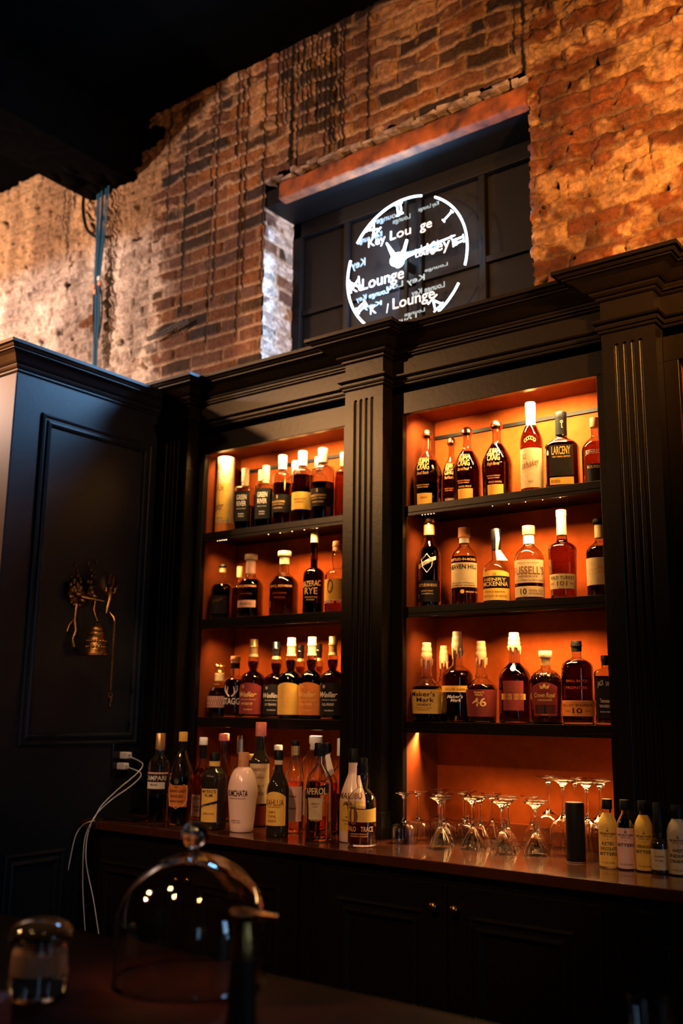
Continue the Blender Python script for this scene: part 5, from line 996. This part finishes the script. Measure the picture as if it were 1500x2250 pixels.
# ------------------------------------------------------------------ nudge neighbours so that nothing stands inside anything else
BAYS = ((-2.80, -2.083), (-1.822, -1.103))
def settle():
    it = []
    for o in COL.objects:
        if o.parent is None and o.get('category') in ('bottle', 'glass', 'tube', 'canister'):
            r = 0
            for ch in o.children:
                if ch.type == 'MESH' and ch.name.split('.')[0] in ('glass_body', 'body', 'stemware_body', 'tube_body'):
                    r = max(v.co.xy.length for v in ch.data.vertices)
            it.append([o, r+0.0006, o.location.x, o.location.y, o.location.z])
    for rnd in range(400):
        for i in range(len(it)):
            a = it[i]
            for j in range(i):
                b = it[j]
                if abs(a[4]-b[4]) > 0.05: continue
                dx, dy = a[2]-b[2], a[3]-b[3]; d = math.hypot(dx, dy); need = a[1]+b[1]-d
                if need > 0:
                    if d < 1e-4: dx, dy, d = 0.0, 1.0, 1.0
                    k = need*0.5/d; a[2] += dx*k; a[3] += dy*k; b[2] -= dx*k; b[3] -= dy*k
            r = a[1]
            if a[4] > 1.2: a[3] = max(a[3], 0.016+r)
            else: a[3] = max(a[3], FR+0.012+r)
            a[3] = min(a[3], RB-r-(0.015 if a[4] < 1.2 else 0.0005))
            x0, x1 = BAYS[0] if a[2] < -1.95 else BAYS[1]
            if a[4] > 1.2 or a[3]+r > 0.0: a[2] = min(max(a[2], x0+r+0.0005), x1-r-0.0005)
            elif a[3]+r > -0.068:
                for c in PIL[:3]:
                    if abs(a[2]-c) < PW+0.006+r and (a[3] < -0.05 or not (x0+r < a[2] < x1-r)):
                        a[3] = -0.069-r if a[3] < -0.02 else a[3]
    for o, r, x, y, z in it: o.location.x = x; o.location.y = y
settle()

# ------------------------------------------------------------------ on the side cabinet: outlet, chargers, cables, bell
pl = thing('outlet_plate', 'black wall outlet plate on the side cabinet, behind two white chargers', 'outlet', (XT, -0.165, 1.25))
MB().box(0, 0.006, -0.04, 0.04, -0.062, 0.062).build('plate', 'black_gloss', pl, 0.002)
for z, y, lb in ((1.266, -0.158, 'upper of two white phone chargers plugged into the black outlet'), (1.226, -0.170, 'lower of two white phone chargers plugged into the black outlet')):
    t = thing('phone_charger', lb, 'charger', (XT+0.006, y, z), group='white chargers in the outlet')
    MB().box(0, 0.042, -0.014, 0.014, -0.0125, 0.0125).build('charger_body', 'white_plastic', t, 0.004)
    MB().box(0.0415, 0.0425, -0.0045, 0.0045, -0.002, 0.002).build('socket', 'black', t)
def xyz_tube(P, r, name, m, label, group):
    out = []; P = [Vector(p) for p in P]
    for i in range(len(P)-1):
        p0 = P[max(0, i-1)]; p1 = P[i]; p2 = P[i+1]; p3 = P[min(len(P)-1, i+2)]
        for t in range(8):
            s = t/8; out.append(0.5*((2*p1)+(p2-p0)*s+(2*p0-5*p1+4*p2-p3)*s*s+(3*p1-p0-3*p2+p3)*s**3))
    out.append(P[-1]); o = MB().tube([q-P[-1] for q in out], r, 8).build(name, m); o.location = P[-1]; return tag(o, label, 'cable', group)
def ax(px, py, X): return at_x(px, py, X)
g = 'white charging cables'
xyz_tube([(XT+0.048, -0.158, 1.262), ax(313, 1678, -2.97), ax(300, 1700, -2.965), ax(262, 1732, -2.975), ax(225, 1768, -2.985), at_y(207, 1798, -0.345), at_y(193, 1822, -0.36), at_y(184, 1860, -0.365), at_y(182, 1950, -0.362), at_y(187, 2045, -0.36)], 0.0019, 'charging_cable', 'white_plastic', 'white charging cable from the upper charger, middle of the three hanging strands', g)
xyz_tube([(XT+0.048, -0.170, 1.224), ax(310, 1700, -2.965), ax(290, 1725, -2.965), ax(245, 1757, -2.98), ax(215, 1785, -2.985), at_y(200, 1810, -0.345), at_y(190, 1850, -0.36), at_y(190, 1900, -0.365), at_y(205, 1975, -0.362), at_y(217, 2052, -0.36)], 0.0019, 'charging_cable', 'white_plastic', 'white charging cable from the lower charger, rightmost of the three hanging strands', g)
xyz_tube([at_z(208, 1804, CT+0.004), at_z(199, 1805, CT+0.006), at_y(180, 1815, -0.36), at_y(165, 1840, -0.37), at_y(152, 1900, -0.375), at_y(140, 1970, -0.375), at_y(127, 2028, -0.37)], 0.0019, 'charging_cable', 'white_plastic', 'white charging cable lying on the counter corner, leftmost of the three hanging strands', g)
q = at_z(278, 1800, CT)
t = thing('tablet', 'thin dark tablet lying flat on the counter by the outlet', 'tablet', (q.x, q.y, CT), rz=0.1)
MB().box(-0.075, 0.075, -0.05, 0.05, 0, 0.008).build('tablet_body', 'black_gloss', t, 0.003)

bl = thing('hanging_bell', 'ornate brass bell with winged figure hanging on the dark side cabinet', 'bell', (XT, -0.36, 1.64))
m = MB()   # bracket: back plate, scrolls, crossing leaves
m.lathe([(1e-5, 0), (0.030, 0), (0.034, 0.004), (0.028, 0.010), (0.012, 0.014), (1e-5, 0.014)], (0, -0.07, 0.225), 24, 'x', close=False)
m.tube([(0.01, -0.07, 0.225), (0.035, -0.05, 0.215), (0.060, -0.02, 0.210), (0.075, 0.01, 0.205)], 0.006, 8, rr=[0.010, 0.008, 0.006, 0.005])
for s in (0, 1, 2, 3, 4):
    y = -0.105+0.028*s; z = 0.215+0.012*math.sin(s*2)
    m.ball((0.02+0.01*(s % 2), y, z), 0.014, 7, 1, 1, 0.9)
    m.tube([(0.02, y, z), (0.03, y-0.012, z+0.030), (0.022, y-0.004, z+0.045)], 0.004, 6, rr=[0.006, 0.004, 0.002])
for y, z, hh in ((-0.085, 0.24, 0.095), (-0.070, 0.24, 0.06), (-0.100, 0.24, 0.05), (-0.02, 0.235, 0.115), (-0.006, 0.24, 0.10)):
    for k in range(6):
        f = k/5; m.ball((0.02, y+0.010*math.sin(k*2.3), z+hh*f), 0.0115*(1-0.6*f), 6, 1, 1, 1.2)
m.tube([(0.02, -0.02, 0.33), (0.022, -0.034, 0.350), (0.02, -0.030, 0.370)], 0.002, 6); m.tube([(0.02, -0.01, 0.33), (0.022, 0.010, 0.352), (0.02, 0.006, 0.368)], 0.002, 6)
for a in range(16): m.ball((0.016, -0.07+0.036*math.cos(a*PI/8), 0.215+0.030*math.sin(a*PI/8)), 0.006, 5)
m.tube([(0.02, -0.075, 0.19), (0.024, -0.082, 0.13), (0.02, -0.070, 0.09), (0.024, -0.085, 0.06), (0.02, -0.075, 0.03)], 0.005, 8, rr=[0.008, 0.006, 0.008, 0.005, 0.009])
m.tube([(0.02, -0.075, 0.14), (0.024, -0.105, 0.11), (0.02, -0.11, 0.085)], 0.003, 6)
m.build('bracket', 'brass_dark', bl)
m = MB()   # winged figure on the arm
fx, fy, fz = 0.075, 0.035, 0.215
m.tube([(fx, fy-0.012, fz-0.055), (fx, fy-0.008, fz-0.03), (fx, fy, fz), (fx, fy+0.002, fz+0.022), (fx, fy+0.002, fz+0.034)], 0.006, 10, rr=[0.004, 0.008, 0.009, 0.011, 0.004])
m.ball((fx, fy+0.002, fz+0.044), 0.0085, 8, 1, 1, 1.15)
for s in (-1, 1):
    m.tube([(fx, fy+s*0.008, fz+0.022), (fx+0.004, fy+s*0.022, fz+0.030), (fx+0.004, fy+s*0.020, fz+0.045)], 0.003, 6)
    for k in range(5):
        m.tube([(fx-0.006, fy+s*0.008, fz+0.018+0.002*k), (fx-0.008, fy+s*(0.028-0.002*k), fz+0.034+0.006*k), (fx-0.010, fy+s*(0.048-0.006*k), fz+0.060+0.012*k)], 0.003, 6, rr=[0.004, 0.0035, 0.001])
m.tube([(fx, fy-0.008, fz+0.06), (fx, fy-0.005, fz+0.085), (fx, fy+0.004, fz+0.10)], 0.002, 5); m.tube([(fx, fy+0.010, fz+0.062), (fx, fy+0.016, fz+0.085)], 0.002, 5)
m.build('winged_figure', 'brass', bl)
m = MB().tube([(0.06, -0.02, 0.205), (0.062, -0.026, 0.17), (0.066, -0.018, 0.145), (0.07, -0.012, 0.128)], 0.004, 8); m.build('hook', 'brass_dark', bl)
m = MB().lathe([(1e-5, 0.120), (0.010, 0.120), (0.014, 0.114), (0.022, 0.108), (0.026, 0.098), (0.025, 0.092), (0.030, 0.088), (0.031, 0.078), (0.029, 0.072), (0.034, 0.064), (0.036, 0.050), (0.0365, 0.030), (0.038, 0.016), (0.043, 0.010), (0.043, 0.006), (0.047, 0.003), (0.047, 0.0), (0.040, 0.002), (0.034, 0.03), (0.030, 0.06), (1e-5, 0.10)], (0.07, -0.012, 0), 36, close=False)
for k in range(40):
    a = 2*PI*k/20+0.1*(k//20); z = 0.030+0.022*(k//20); r = 0.036; m.ball((0.07+r*math.cos(a), -0.012+r*math.sin(a), z), 0.006, 5)
m.build('bell_body', 'brass_dark', bl)
m = MB(); y0 = 0.072; zt = 0.135; zb_ = -0.135; n = 30
for k in range(n):
    z = zt+(zb_-zt)*k/n; q = [(0.07+0.0026*math.cos(a)*(1 if k % 2 else 0), y0-0.0*k+0.0026*math.cos(a)*(0 if k % 2 else 1), z+0.0055*math.sin(a)) for a in [2*PI*i/10 for i in range(10)]]
    m.tube(q, 0.0010, 5, closed=True)
m.tube([(0.07, y0+0.010*math.cos(a), zb_-0.010+0.007*math.sin(a)) for a in [2*PI*i/16 for i in range(16)]], 0.0016, 6, closed=True)
m.tube([(0.05, 0.06, 0.17), (0.065, 0.07, 0.15), (0.07, y0, zt)], 0.003, 6)
m.build('chain', 'brass', bl)
MB().lathe([(1e-5, 0.0), (0.006, 0.0), (0.010, -0.004), (0.009, -0.012), (0.004, -0.022), (0.0065, -0.034), (0.003, -0.044), (1e-5, -0.046)][::-1], (0.07, y0, zb_-0.018), 16, close=False).build('pull_drop', 'brass', bl)

# ------------------------------------------------------------------ foreground bar and the blurred things on it
BT = 1.00
bc_ = thing('bar_counter', 'dark red-brown topped bar counter in the near foreground', 'bar', (-1.3, -1.9, 0))
MB().box(-2.9, 2.8, -0.55, 0.507, BT-0.04, BT).build('bar_top', 'bartop', bc_, 0.004)
MB().box(-2.7, 2.6, -0.40, 0.35, 0.0, BT-0.041).build('bar_front', 'black', bc_)
def gl(t, prof, name='glass', m='glass', n=56): return MB().lathe(prof, n=n, close=False).build(name, m, t)
cl = thing('glass_cloche', 'tall clear glass dome with ball knob, out of focus in the foreground', 'cloche', (-1.253, -1.520, BT)); r = 0.128; hs = 0.085; hd = 0.205
arc = [(r*math.cos(PI/2*i/20), hs+(hd-hs)*math.sin(PI/2*i/20)) for i in range(20)]
out = [(r+0.003, 0.0), (r+0.001, 0.004), (r, 0.01)]+arc+[(0.010, hd), (0.008, hd+0.006), (0.013, hd+0.010)]+[(max(1e-5, 0.0235*math.sin(PI*(0.18+0.82*i/14))), hd+0.030-0.0235*math.cos(PI*(0.18+0.82*i/14))) for i in range(15)]
inn = [(r-0.0028, 0.0), (r-0.0028, 0.01)]+[((r-0.0028)*math.cos(PI/2*i/20), hs+(hd-0.003-hs)*math.sin(PI/2*i/20)) for i in range(20)]+[(1e-5, hd-0.003)]
gl(cl, inn[::-1]+out, 'dome')
sp = thing('soda_dispenser', 'black dispenser column with blurred brass head behind the glass dome', 'dispenser', (-1.214, -1.345, BT)) if False else thing('tap_column', 'black column with a brass T-shaped head, blurred behind the glass dome', 'tap', (-1.165, -1.43, BT) if False else (-1.20, -1.42+0.0, BT))
sp.location = (-0.985, -1.685, BT+0.0)
MB().lathe([(1e-5, 0), (0.034, 0), (0.034, 0.004), (0.022, 0.01), (0.020, 0.05), (0.018, 0.106), (1e-5, 0.106)], n=32, close=False).build('column', 'black', sp)
m = MB().lathe([(1e-5, 0.106), (0.0165, 0.106), (0.0175, 0.121), (0.0150, 0.136), (0.013, 0.154), (0.020, 0.160), (0.020, 0.166), (1e-5, 0.167)], n=32, close=False); m.build('brass_head', 'brass', sp)
MB().tube([(-0.022, 0, 0.164), (0.0, 0, 0.166), (0.025, 0.01, 0.164), (0.045, 0.02, 0.163)], 0.005, 10, rr=[0.006, 0.007, 0.005, 0.004]).build('lever', 'brass', sp)
jr = thing('glass_jar', 'lidded glass jar with pale contents at the lower left corner, out of focus', 'jar', (-1.372, -1.737, BT))
gl(jr, [(1e-5, 0.0), (0.042, 0), (0.046, 0.004), (0.046, 0.070), (0.044, 0.080), (0.049, 0.084), (0.049, 0.090), (0.046, 0.092), (0.0425, 0.090), (0.0425, 0.078), (0.0435, 0.070), (0.0435, 0.008), (1e-5, 0.008)], 'jar_body')
MB().lathe([(1e-5, 0.038), (0.0430, 0.038), (0.0430, 0.068), (0.030, 0.074), (1e-5, 0.075)], n=40, close=False).build('contents', 'jar_content', jr)
gl(jr, [(1e-5, 0.085), (0.040, 0.085), (0.041, 0.093), (0.050, 0.095), (0.049, 0.100), (0.043, 0.108), (0.030, 0.115), (0.012, 0.118), (1e-5, 0.1185)], 'lid', 'glass_dark')
ng = thing('napkin', 'dark red folded napkin at the extreme lower left corner', 'napkin', (-1.262, -1.925, BT), rz=0.6)
MB().box(-0.05, 0.05, -0.03, 0.03, 0, 0.012).box(-0.045, 0.045, -0.028, 0.028, 0.012, 0.06).build('folded_cloth', 'red_fabric', ng, 0.008)
tg = thing('tumbler', 'small clear tumbler at the lower right corner, out of focus', 'glass', (-0.497, -1.401-0.03, BT))
gl(tg, [(1e-5, 0), (0.024, 0), (0.026, 0.003), (0.030, 0.085), (0.0285, 0.086), (0.0245, 0.012), (1e-5, 0.010)], 'tumbler_body')
